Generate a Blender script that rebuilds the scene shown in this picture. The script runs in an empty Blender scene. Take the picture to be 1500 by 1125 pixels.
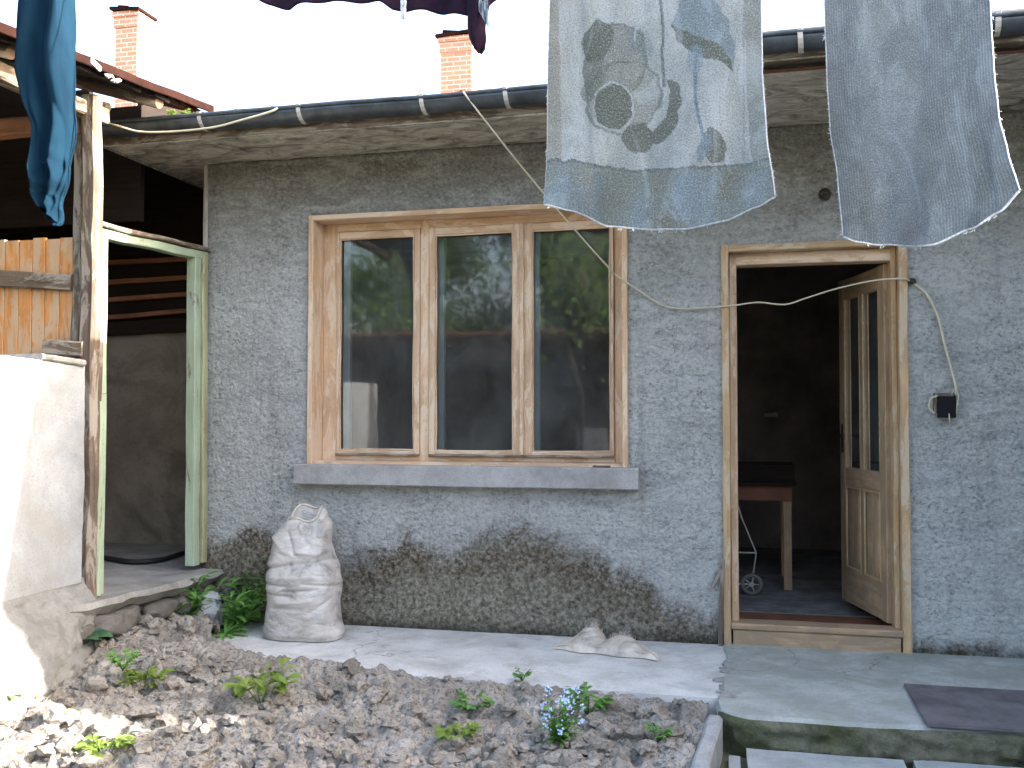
import bpy, bmesh, math, random
from mathutils import Vector, Matrix, noise, Euler
R = math.radians
random.seed(7)
SC = bpy.context.scene
COL = SC.collection
# ------------------------------------------------------------------ camera, sky, sun, exposure
EYE = Vector((0.0, -5.46, 1.22)); YAW = 13.7; PITCH = 1.9; F = 1450.0
cam = bpy.data.cameras.new('camera'); cam.sensor_width = 36; cam.lens = 36*F/1500
cam.clip_start = .05; cam.clip_end = 2000
camo = bpy.data.objects.new('camera', cam); COL.objects.link(camo)
camo.location = EYE; camo.rotation_euler = (R(90+PITCH), 0, R(YAW)); SC.camera = camo
SUN = Vector((1.85, .22, 1.0)).normalized()
el = math.asin(SUN.z); az = math.atan2(SUN.x, SUN.y)
w = bpy.data.worlds.new('World'); SC.world = w; w.use_nodes = True
wn = w.node_tree; sky = wn.nodes.new('ShaderNodeTexSky'); sky.sky_type = 'NISHITA'
sky.sun_disc = False; sky.sun_elevation = el; sky.sun_rotation = az
sky.air_density = 1.0; sky.dust_density = 4.5; sky.ozone_density = .6
bgn = wn.nodes['Background']; bgn.inputs[1].default_value = .15
wn.links.new(sky.outputs[0], bgn.inputs[0])
sl = bpy.data.lights.new('sun', 'SUN'); sl.energy = 3.0; sl.angle = R(.5); sl.color = (1, .95, .87)
so = bpy.data.objects.new('sun', sl); COL.objects.link(so)
so.rotation_euler = (-SUN).to_track_quat('-Z', 'Y').to_euler(); so.location = (8, 2, 8)
SC.view_settings.view_transform = 'Standard'; SC.view_settings.look = 'None'
SC.view_settings.gamma = 1; SC.view_settings.exposure = 3.05; SC.view_settings.use_curve_mapping = False
SC.render.engine = 'CYCLES'
SC.cycles.max_bounces = 8; SC.cycles.diffuse_bounces = 4

# ------------------------------------------------------------------ measuring
CM = Euler((R(90+PITCH), 0, R(YAW))).to_matrix()
def ray(x, y): return CM @ Vector(((x-750)/F, -(y-562.5)/F, -1))
def on_y(x, y, Y): d = ray(x, y); return EYE + d*((Y-EYE.y)/d.y)
def on_z(x, y, Z=0.0): d = ray(x, y); return EYE + d*((Z-EYE.z)/d.z)
def on_x(x, y, X): d = ray(x, y); return EYE + d*((X-EYE.x)/d.x)
def fbm(p, o=4, s=1.0): return noise.fractal(Vector(p)*s, 1.0, 2.0, o, noise_basis='PERLIN_ORIGINAL')
def sm(a, b, x):
    t = min(1, max(0, (x-a)/(b-a))); return t*t*(3-2*t)

# ------------------------------------------------------------------ object helpers
def empty(name, loc, label, cat, group=None):
    o = bpy.data.objects.new(name, None); COL.objects.link(o); o.location = loc
    o.empty_display_size = .1
    return tag(o, label, cat, group)
def tag(o, label, cat, group=None, kind=None):
    if label: o['label'] = label
    if cat: o['category'] = cat
    if group: o['group'] = group
    if kind: o['kind'] = kind
    return o
def root_loc(p):
    v = Vector((0, 0, 0))
    while p: v = v + p.location; p = p.parent
    return v
def obj(name, bm, mat, parent=None, smooth=False, label=None):
    """bm holds world coordinates; child origin sits at the parent's."""
    off = root_loc(parent)
    if parent is None and False: pass
    me = bpy.data.meshes.new(name)
    if off.length: bmesh.ops.translate(bm, verts=bm.verts, vec=-off)
    bm.normal_update(); bm.to_mesh(me); bm.free()
    if smooth:
        for p in me.polygons: p.use_smooth = True
    o = bpy.data.objects.new(name, me); COL.objects.link(o)
    if mat: me.materials.append(mat)
    if parent: o.parent = parent
    if label: o['label'] = label
    return o
def struct(name, bm, mat, smooth=False):
    o = obj(name, bm, mat, None, smooth); o['kind'] = 'structure'; return o
def B(): return bmesh.new()
def uvl(bm): return bm.loops.layers.uv.verify()
def box(bm, x0, x1, y0, y1, z0, z1, bev=0.0, jit=0.0, seed=0):
    """box with chamfered long edges and metre uvs"""
    dims = [abs(x1-x0), abs(y1-y0), abs(z1-z0)]
    ax = dims.index(max(dims))
    c = Vector(((x0+x1)/2, (y0+y1)/2, (z0+z1)/2))
    d = Vector((0, 0, 0)); d[ax] = dims[ax]/2
    if ax == 2: up = Vector((0, 1, 0)); a, b = dims[0], dims[1]
    elif ax == 0: up = Vector((0, 0, 1)); a, b = dims[1], dims[2]
    else: up = Vector((0, 0, 1)); a, b = dims[0], dims[2]
    bar(bm, c-d, c+d, a, b, up, bev, jit, seed=seed)
def bar(bm, p0, p1, wd, th, up=(0, 0, 1), bev=.004, jit=0.0, seg=None, seed=0, w1=None, t1=None):
    """member from p0 to p1: wd across (perp. to up), th along up, chamfered"""
    p0 = Vector(p0); p1 = Vector(p1); L = (p1-p0).length; t = (p1-p0).normalized()
    up = Vector(up); s = t.cross(up).normalized(); u = s.cross(t).normalized()
    if seg is None: seg = max(1, int(L/.12)) if jit else 1
    uv = uvl(bm); bev = max(bev, .0005)
    def ring(k):
        f = k/seg; ww = (wd*(1-f)+(w1 or wd)*f)/2; tt = (th*(1-f)+(t1 or th)*f)/2; b = min(bev, ww*.6, tt*.6)
        pts = [(-ww+b, -tt), (ww-b, -tt), (ww, -tt+b), (ww, tt-b), (ww-b, tt), (-ww+b, tt), (-ww, tt-b), (-ww, -tt+b)]
        c = p0+(p1-p0)*f
        out = []
        dx = noise.noise(Vector((seed*3.1+f*L*2.2, seed, 1)))*jit*2; dy = noise.noise(Vector((seed, f*L*2.2, 5)))*jit*2
        for i, (a, b2) in enumerate(pts):
            q = c+s*(a+dx)+u*(b2+dy)
            if jit: q += (s*noise.noise(q*17+Vector((seed, 0, 0)))+u*noise.noise(q*17+Vector((0, seed, 9))))*jit*.8
            out.append(bm.verts.new(q))
        return out, pts
    rings = [ring(k) for k in range(seg+1)]
    r0, pts = rings[0]; per = [0]
    for i in range(8):
        a = pts[i]; b2 = pts[(i+1) % 8]; per.append(per[-1]+math.hypot(a[0]-b2[0], a[1]-b2[1]))
    so_ = (seed*.37) % 7
    for k in range(seg):
        a, b2 = rings[k][0], rings[k+1][0]
        for i in range(8):
            j = (i+1) % 8
            f = bm.faces.new((a[i], b2[i], b2[j], a[j]))
            for lp, q in zip(f.loops, ((per[i], k/seg*L), (per[i], (k+1)/seg*L), (per[i+1], (k+1)/seg*L), (per[i+1], k/seg*L))):
                lp[uv].uv = (q[0]+so_, q[1]+so_)
    for rr, rev in ((rings[0][0], False), (rings[-1][0], True)):
        f = bm.faces.new(rr if not rev else rr[::-1])
        for lp, q in zip(f.loops, pts): lp[uv].uv = (q[0]+so_, q[1]*.3+so_)
def tube(bm, pts, r, n=8, caps=True, r1=None, jit=0):
    pts = [Vector(p) for p in pts]; rings = []; uv = uvl(bm); m = len(pts)
    prev = None; acc = 0
    for k, p in enumerate(pts):
        t = (pts[min(k+1, m-1)]-pts[max(k-1, 0)]).normalized()
        if prev is None:
            a = Vector((0, 0, 1)) if abs(t.z) < .9 else Vector((1, 0, 0)); s = t.cross(a).normalized()
        else: s = (prev-t*prev.dot(t)).normalized()
        prev = s; u = s.cross(t)
        rr = r[k] if isinstance(r, (list, tuple)) else (r+(r1-r)*k/(m-1) if r1 is not None else r)
        ring = []
        for i in range(n):
            an = 2*math.pi*i/n; q = p+(s*math.cos(an)+u*math.sin(an))*rr
            if jit: q += (s*math.cos(an)+u*math.sin(an))*noise.noise(q*14)*jit
            ring.append(bm.verts.new(q))
        rings.append(ring)
        if k: acc += (p-pts[k-1]).length
        if k:
            for i in range(n):
                f = bm.faces.new((rings[-2][i], rings[-2][(i+1) % n], ring[(i+1) % n], ring[i])); f.smooth = True
                for lp, q in zip(f.loops, ((i, 0), (i+1, 0), (i+1, 1), (i, 1))):
                    lp[uv].uv = (q[0]*2*math.pi*(rr)/n, acc-(0 if q[1] else (p-pts[k-1]).length))
    if caps: bm.faces.new(rings[0][::-1]); bm.faces.new(rings[-1])
def spline(pts, n=8):
    pts = [Vector(p) for p in pts]; out = []
    P = [pts[0]*2-pts[1]]+pts+[pts[-1]*2-pts[-2]]
    for i in range(1, len(P)-2):
        for k in range(n):
            t = k/n; a, b, c, d = P[i-1], P[i], P[i+1], P[i+2]
            out.append(.5*((2*b)+(c-a)*t+(2*a-5*b+4*c-d)*t*t+(3*b-a-3*c+d)*t*t*t))
    out.append(pts[-1]); return out
def blob(bm, c, rx, ry, rz, sub=2, amp=.25, sc=3.0, seed=0, cut=None, rot=0):
    r = bmesh.ops.create_icosphere(bm, subdivisions=sub, radius=1)
    M = Matrix.Rotation(rot, 3, 'Z')
    for v in r['verts']:
        q = v.co.copy(); k = 1+amp*noise.noise(q*sc*.5+Vector((seed*5.3, seed, 0)))*1.6+amp*.5*noise.noise(q*sc*1.7+Vector((0, seed*2.7, 3)))
        # flatten some facets
        d = abs(q.x)**4+abs(q.y)**4+abs(q.z)**4
        k *= 1/(d**.12)
        v.co = M @ Vector((q.x*rx*k, q.y*ry*k, q.z*rz*k))+Vector(c)
def grid(bm, nu, nv, fn, uvs=(1, 1), smooth=True, closeu=False):
    uv = uvl(bm); V = [[bm.verts.new(fn(i/nu, j/nv)) for i in range(nu if closeu else nu+1)] for j in range(nv+1)]
    for j in range(nv):
        for i in range(nu):
            i2 = (i+1) % nu if closeu else i+1
            f = bm.faces.new((V[j][i], V[j][i2], V[j+1][i2], V[j+1][i])); f.smooth = smooth
            for lp, q in zip(f.loops, ((i, j), (i+1, j), (i+1, j+1), (i, j+1))): lp[uv].uv = (q[0]/nu*uvs[0], q[1]/nv*uvs[1])
    return V

# ------------------------------------------------------------------ material helpers
class MT:
    def __init__(s, name, rough=.8, spec=.3):
        s.m = bpy.data.materials.new(name); s.m.use_nodes = True; s.nt = s.m.node_tree
        s.b = s.nt.nodes['Principled BSDF']; s.b.inputs['Roughness'].default_value = rough
        s.b.inputs['Specular IOR Level'].default_value = spec
        s.tc = s.nt.nodes.new('ShaderNodeTexCoord')
    def n(s, t, **kw):
        nd = s.nt.nodes.new('ShaderNode'+t)
        for k, v in kw.items():
            if hasattr(nd, k) and not k[0].isupper(): setattr(nd, k, v)
        return nd
    def l(s, a, b): s.nt.links.new(a, b)
    def co(s, kind='Object', scale=(1, 1, 1), rot=(0, 0, 0)):
        mp = s.n('Mapping'); s.l(s.tc.outputs[kind], mp.inputs[0]); mp.inputs['Scale'].default_value = scale
        mp.inputs['Rotation'].default_value = rot
        return mp.outputs[0]
    def noise(s, co, scale, detail=4, rough=.55, dist=0):
        nd = s.n('TexNoise'); s.l(co, nd.inputs['Vector']); nd.inputs['Scale'].default_value = scale
        nd.inputs['Detail'].default_value = detail; nd.inputs['Roughness'].default_value = rough
        nd.inputs['Distortion'].default_value = dist; return nd.outputs['Fac']
    def voro(s, co, scale, feat='F1'):
        nd = s.n('TexVoronoi'); nd.feature = feat; s.l(co, nd.inputs['Vector']); nd.inputs['Scale'].default_value = scale
        return nd.outputs['Distance']
    def ramp(s, f, stops, interp='LINEAR'):
        nd = s.n('ValToRGB'); cr = nd.color_ramp; cr.interpolation = interp
        while len(cr.elements) < len(stops): cr.elements.new(.5)
        for e, (p, c) in zip(cr.elements, stops):
            e.position = p; e.color = (c, c, c, 1) if isinstance(c, (int, float)) else (*c, 1)
        s.l(f, nd.inputs[0]); return nd.outputs[0]
    def mix(s, f, a, b, mode='MIX'):
        nd = s.n('Mix'); nd.data_type = 'RGBA'; nd.blend_type = mode
        for v, i in ((f, 0), (a, 6), (b, 7)):
            if isinstance(v, (int, float)): nd.inputs[i].default_value = v
            elif isinstance(v, tuple): nd.inputs[i].default_value = (*v, 1)
            else: s.l(v, nd.inputs[i])
        return nd.outputs[2]
    def math(s, op, a, b=0.0, c=None):
        nd = s.n('Math'); nd.operation = op
        for i, v in enumerate((a, b, c)):
            if v is None: continue
            if isinstance(v, (int, float)): nd.inputs[i].default_value = v
            else: s.l(v, nd.inputs[i])
        return nd.outputs[0]
    def mr(s, v, a, b, c=0, d=1):
        nd = s.n('MapRange'); nd.interpolation_type = 'SMOOTHSTEP'; s.l(v, nd.inputs[0])
        for i, q in enumerate((a, b, c, d)): nd.inputs[i+1].default_value = q
        return nd.outputs[0]
    def xyz(s, kind='Object'):
        nd = s.n('SeparateXYZ'); s.l(s.tc.outputs[kind], nd.inputs[0]); return nd.outputs
    def bump(s, h, strength=.5, dist=.01, prev=None):
        nd = s.n('Bump'); nd.inputs['Strength'].default_value = strength; nd.inputs['Distance'].default_value = dist
        s.l(h, nd.inputs['Height'])
        if prev: s.l(prev, nd.inputs['Normal'])
        s.l(nd.outputs[0], s.b.inputs['Normal']); return nd.outputs[0]
    def col(s, c):
        if isinstance(c, tuple): s.b.inputs['Base Color'].default_value = (*c, 1)
        else: s.l(c, s.b.inputs['Base Color'])
def scl(c, k): return tuple(min(1, a*k) for a in c)

def wood(name, c, dark=.55, rough=.7, weather=None, wamt=.5, spec=.3, grain=1.0):
    m = MT(name, rough, spec); co = m.co('UV', (45*grain, 2.2*grain, 1)); g = m.noise(co, 1, 6, .65, .4)
    a = m.ramp(g, [(.3, scl(c, dark)), (.5, c), (.75, scl(c, 1.18))])
    oc = m.co('Object'); bl = m.noise(oc, 5, 5, .6)
    a = m.mix(m.ramp(bl, [(.35, .0), (.7, .55)]), a, scl(c, dark*.85))
    if weather:
        wn_ = m.noise(m.co('UV', (12, 3, 1)), 1, 6, .7, .6)
        a = m.mix(m.ramp(wn_, [(.56-.2*wamt, 0.0), (.62-.2*wamt, 1.0)]), a, weather)
    sp = m.noise(oc, 70, 3, .6); a = m.mix(m.ramp(sp, [(.66, 0.0), (.72, .7)]), a, scl(c, .25))
    m.col(a); m.bump(g, .35, .004); return m.m
def plain(name, c, rough=.7, spec=.3, var=.25, scale=8, metal=0, bump=0, bs=60):
    m = MT(name, rough, spec); f = m.noise(m.co(), scale, 6, .65)
    m.col(m.ramp(f, [(.3, scl(c, 1-var)), (.7, scl(c, 1+var))])); m.b.inputs['Metallic'].default_value = metal
    if bump: m.bump(m.noise(m.co(), bs, 5, .6), bump, .01)
    return m.m
def concrete(name, c, stains=(.12, .10, .07), st=.5, scale=1.0, moss=None, bump=.4, crack=False):
    m = MT(name, .9, .25); co = m.co(); a = m.ramp(m.noise(co, 3*scale, 8, .65), [(.3, scl(c, .72)), (.5, c), (.72, scl(c, 1.2))])
    f = m.noise(co, 1.7*scale, 7, .7, 1.2); a = m.mix(m.ramp(f, [(.48, 0.0), (.66, st)]), a, stains)
    sp = m.noise(co, 120, 3, .6); a = m.mix(m.ramp(sp, [(.55, 0.0), (.7, .45)]), a, scl(c, .35))
    if moss:
        f2 = m.noise(co, 4, 6, .7, .5); a = m.mix(m.ramp(f2, [(.45, 0.0), (.62, .8)]), a, moss)
    if crack:
        wc_ = m.n('VectorMath'); wc_.operation = 'ADD'; nn_ = m.n('TexNoise'); nn_.inputs['Scale'].default_value = 5; nn_.inputs['Detail'].default_value = 6; m.l(co, nn_.inputs['Vector']); sv = m.n('VectorMath'); sv.operation = 'SCALE'; sv.inputs['Scale'].default_value = .25; m.l(nn_.outputs['Color'], sv.inputs[0]); m.l(co, wc_.inputs[0]); m.l(sv.outputs[0], wc_.inputs[1])
        e_ = m.voro(wc_.outputs[0], .75, 'DISTANCE_TO_EDGE'); gt = m.ramp(m.noise(co, 1.1, 2, .5), [(.50, 0.0), (.56, .6)]); a = m.mix(m.math('MULTIPLY', m.ramp(e_, [(.001, 1.0), (.0035, 0.0)]), gt), a, (.05, .045, .035))
        gr = m.noise(co, 9, 6, .75, .4); a = m.mix(m.ramp(gr, [(.56, 0.0), (.70, .35)]), a, (.20, .17, .14))
    m.col(a); b = m.bump(m.noise(co, 45, 7, .7), bump, .012); m.bump(m.noise(co, 7, 4, .6), bump*.5, .04, b); return m.m

# rough cast render of the house
def stucco():
    m = MT('roughcast_render', .95, .15); co = m.co(); x, y, z = m.xyz()
    base = (.490, .495, .475)
    big = m.noise(co, 1.3, 6, .6, .5)
    a = m.ramp(big, [(.3, scl(base, .80)), (.5, base), (.7, scl(base, 1.14))])
    st = m.noise(m.co('Object', (1.2, 1, 5)), 1.6, 6, .65, .8)
    a = m.mix(m.ramp(st, [(.5, 0.0), (.68, .42)]), a, (.20, .215, .225))
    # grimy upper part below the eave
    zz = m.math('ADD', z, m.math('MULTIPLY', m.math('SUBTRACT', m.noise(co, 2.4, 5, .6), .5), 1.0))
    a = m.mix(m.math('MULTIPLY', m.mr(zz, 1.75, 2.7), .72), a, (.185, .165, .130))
    # trowel patches and rain streaks
    tp = m.noise(m.co('Object', (.8, 1, 2.2)), 4.5, 6, .65, 1.0); a = m.mix(m.ramp(tp, [(.46, 0.0), (.62, .45)]), a, (.58, .585, .56))
    sk = m.noise(m.co('Object', (9, 1, .6)), 1, 5, .6); a = m.mix(m.ramp(sk, [(.55, 0.0), (.72, .35)]), a, (.17, .17, .155))
    # grains of the roughcast; dark specks put the pits' micro shade into the colour
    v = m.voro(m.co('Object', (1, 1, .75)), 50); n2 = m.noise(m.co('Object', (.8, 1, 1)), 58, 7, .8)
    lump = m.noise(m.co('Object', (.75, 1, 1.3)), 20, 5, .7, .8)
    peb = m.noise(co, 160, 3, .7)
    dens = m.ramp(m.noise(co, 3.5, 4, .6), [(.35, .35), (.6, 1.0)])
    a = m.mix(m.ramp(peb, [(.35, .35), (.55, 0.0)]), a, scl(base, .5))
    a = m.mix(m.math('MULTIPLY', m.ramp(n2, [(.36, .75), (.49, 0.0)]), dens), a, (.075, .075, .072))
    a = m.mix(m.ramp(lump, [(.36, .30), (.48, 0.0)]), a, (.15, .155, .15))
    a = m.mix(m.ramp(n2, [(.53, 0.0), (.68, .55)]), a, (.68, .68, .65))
    # moss and rust stain along the foot
    fc = m.n('FloatCurve'); cv = fc.mapping.curves[0]
    pts = [(-3.35, .46), (-3.0, .47), (-2.45, .52), (-2.1, .46), (-1.85, .42), (-1.62, .56), (-1.4, .49), (-1.05, .58), (-.72, .50), (-.45, .41), (-.28, .36), (-.16, .20), (.8, .05), (3.2, .10)]
    lo, hi = -3.5, 3.3
    while len(cv.points) < len(pts): cv.points.new(.5, .5)
    for p, (px_, h) in zip(cv.points, pts): p.location = ((px_-lo)/(hi-lo), h)
    fc.mapping.update()
    m.l(m.math('DIVIDE', m.math('SUBTRACT', x, lo), hi-lo), fc.inputs['Value'])
    nz = m.math('ADD', m.math('MULTIPLY', m.math('SUBTRACT', m.noise(co, 3.6, 5, .65, .5), .5), .42), m.math('MULTIPLY', m.math('SUBTRACT', m.noise(co, 24, 5, .8), .5), .15))
    d = m.math('SUBTRACT', m.math('ADD', z, nz), fc.outputs[0])       # <0 inside stain
    fine = m.noise(co, 48, 4, .7)
    inside = m.mr(d, .09, -.17); rim = m.math('MULTIPLY', m.math('MULTIPLY', m.mr(d, .07, -.06), m.mr(d, -.34, -.10)), .8)
    olive = m.ramp(m.noise(co, 38, 6, .7), [(.36, (.040, .032, .018)), (.48, (.150, .125, .078)), (.60, (.31, .285, .215))])
    brown = m.ramp(fine, [(.38, (.022, .011, .004)), (.5, (.075, .040, .015)), (.62, (.20, .15, .10))])
    patch = m.ramp(m.noise(co, 3.2, 4, .6), [(.34, .35), (.54, 1.0)])
    a = m.mix(m.math('MULTIPLY', inside, m.ramp(fine, [(.3, 1.0), (.72, .62)])), a, olive)
    a = m.mix(m.math('MULTIPLY', m.math('MULTIPLY', rim, patch), m.ramp(fine, [(.42, 1.0), (.62, .35)])), a, brown)
    foot = m.mr(m.math('ADD', z, m.math('MULTIPLY', nz, .4)), .10, -.02)
    a = m.mix(m.math('MULTIPLY', foot, .8), a, (.030, .028, .020))
    m.col(a)
    h = m.math('SUBTRACT', m.math('MULTIPLY', n2, 1.2), m.math('MULTIPLY', v, .8))
    b = m.bump(h, .7, .014); m.bump(lump, .7, .035, b); return m.m
M = {}
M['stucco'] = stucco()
M['winwood'] = wood('bare_orange_wood', (.64, .42, .26), .75, .6, (.68, .52, .38), .35)
M['sash'] = wood('peeling_pink_wood', (.58, .39, .25), .75, .65, (.66, .50, .36), .4)
M['doorwood'] = wood('brown_door_wood', (.46, .31, .19), .55, .6, (.30, .22, .14), .3)
M['casing'] = wood('door_casing_wood', (.50, .33, .18), .65, .6, (.50, .39, .27), .3)
M['greenpaint'] = wood('flaking_pale_green_paint', (.36, .44, .31), .8, .6, (.20, .17, .13), -.1)
M['yellowpaint'] = wood('yellowed_green_paint', (.38, .38, .23), .7, .6, (.28, .24, .15), .1)
M['weathered'] = wood('weathered_grey_brown_wood', (.15, .11, .08), .35, .85, (.27, .235, .195), .35, grain=.8)
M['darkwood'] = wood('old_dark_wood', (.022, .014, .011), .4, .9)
M['orangeboard'] = wood('orange_varnished_boards', (.62, .27, .085), .62, .6, (.50, .33, .20), .45)
M['logwood'] = wood('log_wood', (.16, .11, .08), .5, .85, (.28, .24, .20), .3)
M['lath'] = wood('lath_wood', (.33, .15, .08), .5, .85)
M['whitewash'] = concrete('whitewashed_plaster', (.315, .33, .345), (.24, .23, .205), .5, .9, None, .22)
M['plasterold'] = concrete('old_grey_plaster', (.25, .225, .185), (.08, .07, .055), .6)
M['path'] = concrete('pale_path_concrete', (.575, .565, .535), (.30, .28, .25), .55, 1.1, None, .18, True)
M['terrace'] = concrete('mossy_terrace_concrete', (.37, .375, .35), (.19, .20, .165), .5, 1.0, (.26, .28, .225), .35, True)
M['stepface'] = concrete('mossy_step_face', (.17, .16, .11), (.03, .03, .02), .8, 2.0, (.075, .085, .03), 1.0)
M['slab'] = concrete('grey_slab_concrete', (.30, .29, .27), (.13, .12, .10), .6, 1.4, None, .5)
M['stone'] = concrete('rubble_stone', (.15, .14, .125), (.08, .07, .06), .6, 3, None, .9)
M['palestone'] = concrete('pale_stone', (.38, .40, .42), (.2, .2, .19), .5, 3, None, .6)
M['sill'] = concrete('window_sill_concrete', (.36, .35, .34), (.24, .22, .19), .4, 2, None, .3)
def soffit():
    m = MT('board_marked_concrete', .9, .2); co = m.co('Object', (1.3, 2.6, 2.6)); c = (.56, .52, .44)
    f = m.noise(co, 3.2, 8, .72, 1.5); a = m.ramp(f, [(.32, (.10, .072, .045)), (.45, scl(c, .62)), (.55, c), (.70, scl(c, 1.35))])
    a = m.mix(m.ramp(m.noise(m.co(), 60, 5, .7), [(.55, 0.0), (.7, .5)]), a, scl(c, .3))
    m.col(a); b = m.bump(f, .8, .03); m.bump(m.noise(m.co(), 40, 5, .7), .4, .01, b); return m.m
M['soffit'] = soffit()
M['gutter'] = plain('dark_blue_grey_tin', (.065, .075, .085), .45, .5, .5, 9, .5)
M['strap'] = plain('pale_strap', (.42, .40, .36), .5, .4, .2, 20)
M['tinroof'] = plain('rust_brown_tin', (.020, .008, .006), .8, .05, .5, 6)
M['tiles'] = plain('old_roof_tiles', (.22, .09, .05), .85, .2, .4, 10)
M['dark'] = plain('dark_interior_plaster', (.22, .19, .18), .95, .1, .3, 3)
M['floorred'] = plain('red_brown_floor', (.20, .085, .05), .8, .3, .3, 5)
M['floorgrey'] = plain('dusty_grey_floor', (.20, .20, .20), .8, .3, .5, 6)
M['iron'] = plain('dark_iron', (.05, .048, .046), .5, .5, .4, 15, .7)
M['plate'] = plain('brown_violet_sheet', (.125, .112, .115), .7, .25, .4, 7, 0, .3, 40)
M['black'] = plain('black_plastic', (.006, .006, .008), .6, .15, .2)
M['rubber'] = plain('black_rubber', (.015, .015, .016), .6, .3, .3)
M['cable'] = plain('cream_cable', (.52, .47, .34), .6, .3, .15, 10)
M['whiteinner'] = plain('bluish_white_paint', (.44, .49, .52), .6, .3, .12, 8)
M['bark'] = plain('bark', (.035, .026, .02), .9, .2, .4, 12, 0, .6, 20)
M['mortar'] = plain('mortar', (.2, .18, .15), .95, .1, .3, 20, 0, .5)
M['thread'] = plain('pale_threads', (.75, .74, .70), .8, .2, .1)
def brickm():
    m = MT('old_red_brick', .9, .15); co = m.co('UV'); br = m.n('TexBrick'); m.l(co, br.inputs['Vector'])
    br.inputs['Color1'].default_value = (.62, .30, .19, 1); br.inputs['Color2'].default_value = (.46, .22, .14, 1)  # brick tones lightened to put the washed-out glare on the chimneys into colour
    br.inputs['Mortar'].default_value = (.68, .60, .52, 1); br.inputs['Scale'].default_value = 1
    br.inputs['Mortar Size'].default_value = .006; br.inputs['Brick Width'].default_value = .18; br.inputs['Row Height'].default_value = .062
    a = m.mix(m.ramp(m.noise(m.co(), 9, 6, .7), [(.45, 0.0), (.68, .6)]), br.outputs[0], (.50, .36, .27))
    m.col(a); m.bump(br.outputs['Fac'], -.6, .01); return m.m
M['brick'] = brickm()
def soilm():
    m = MT('dry_dug_soil', .97, .08); co = m.co(); n1 = m.noise(co, 5, 8, .7)
    a = m.ramp(n1, [(.3, (.150, .130, .108)), (.5, (.285, .258, .222)), (.7, (.43, .40, .355))])
    a = m.mix(m.ramp(m.noise(co, 70, 5, .7), [(.38, .7), (.5, 0.0)]), a, (.06, .046, .036))
    a = m.mix(m.ramp(m.noise(co, 26, 5, .7), [(.58, 0.0), (.72, .5)]), a, (.36, .32, .29))
    m.col(a); b = m.bump(m.noise(co, 60, 8, .75), .6, .014); m.bump(m.noise(co, 260, 4, .7), .4, .005, b); return m.m
M['soil'] = soilm()
M['groundfar'] = plain('bare_yard_earth', (.15, .14, .09), .95, .1, .35, 2, 0, .5, 10)
def leafm(name, c, c2, tr=.35):
    m = MT(name, .55, .35); f = m.noise(m.co(), 11, 3, .6); a = m.ramp(f, [(.35, c), (.65, c2)]); m.col(a)
    t = m.n('BsdfTranslucent'); m.l(m.mix(.5, a, (.25, .45, .03)), t.inputs[0]); mx = m.n('MixShader'); mx.inputs[0].default_value = tr
    m.l(m.b.outputs[0], mx.inputs[1]); m.l(t.outputs[0], mx.inputs[2])
    m.l(mx.outputs[0], m.nt.nodes['Material Output'].inputs[0]); return m.m
M['leaf'] = leafm('weed_green', (.075, .20, .045), (.18, .36, .08))
M['leafblue'] = leafm('cool_broad_leaf_green', (.035, .10, .055), (.08, .17, .09))
M['leafyellow'] = leafm('young_yellow_green', (.12, .19, .03), (.24, .31, .07))
M['treeleaf'] = leafm('tree_leaf_green', (.06, .13, .02), (.14, .24, .045), .4)
M['treedark'] = leafm('dark_tree_green', (.012, .028, .009), (.03, .06, .018), .2)
M['petal'] = plain('forget_me_not_blue', (.46, .58, .82), .7, .2, .15, 30)
M['straw'] = plain('dry_grass_stalk', (.45, .42, .36), .9, .1, .25, 20)
def clothm(name, build, tr=.3, rough=.95):
    m = MT(name, rough, .1); a = build(m); m.col(a); t = m.n('BsdfTranslucent'); m.l(a, t.inputs[0]); mx = m.n('MixShader'); mx.inputs[0].default_value = tr
    m.l(m.b.outputs[0], mx.inputs[1]); m.l(t.outputs[0], mx.inputs[2]); m.l(mx.outputs[0], m.nt.nodes['Material Output'].inputs[0]); return m.m
def terry(m, attr=None, c=(.30, .38, .44), rib=False):
    co = m.co('UV'); n1 = m.noise(co, 170, 5, .85)
    if attr:
        at = m.n('Attribute'); at.attribute_name = attr; a = at.outputs['Color']
    else: a = m.ramp(m.noise(co, 7, 6, .7, .6), [(.35, scl(c, .78)), (.65, scl(c, 1.2))])
    a = m.mix(m.ramp(n1, [(.38, .85), (.50, 0.0)]), a, m.mix(.7, a, (.05, .07, .09)))
    wr = m.noise(m.co('UV', (3, 1.2, 1)), 2.4, 6, .7, 1.4); a = m.mix(m.ramp(wr, [(.42, .0), (.60, .4)]), a, (.20, .22, .22)); a = m.mix(m.ramp(wr, [(.36, .35), (.46, .0)]), a, (.52, .58, .64))
    a = m.mix(m.ramp(n1, [(.52, 0.0), (.62, .55)]), a, (.70, .75, .79))
    h = n1
    if rib:
        wv = m.n('TexWave'); wv.inputs['Scale'].default_value = 26; wv.inputs['Distortion'].default_value = 1.2; wv.inputs['Detail'].default_value = 2
        m.l(co, wv.inputs['Vector']); u = m.n('SeparateXYZ'); m.l(co, u.inputs[0])
        msk = m.math('MAXIMUM', m.mr(u.outputs[0], .20, .10), m.mr(u.outputs[0], .40, .46))
        a = m.mix(m.math('MULTIPLY', m.math('MULTIPLY', wv.outputs['Fac'], msk), .40), a, (.10, .13, .17))
    n3 = m.noise(co, 28, 5, .8, 2.5)
    b = m.bump(h, .9, .006); m.bump(n3, .22, .010, b)
    return m.mix(1.0, a, (1.0, .96, .90), 'MULTIPLY')
M['towelprint'] = clothm('printed_terry', lambda m: terry(m, 'print'), .26)
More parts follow.
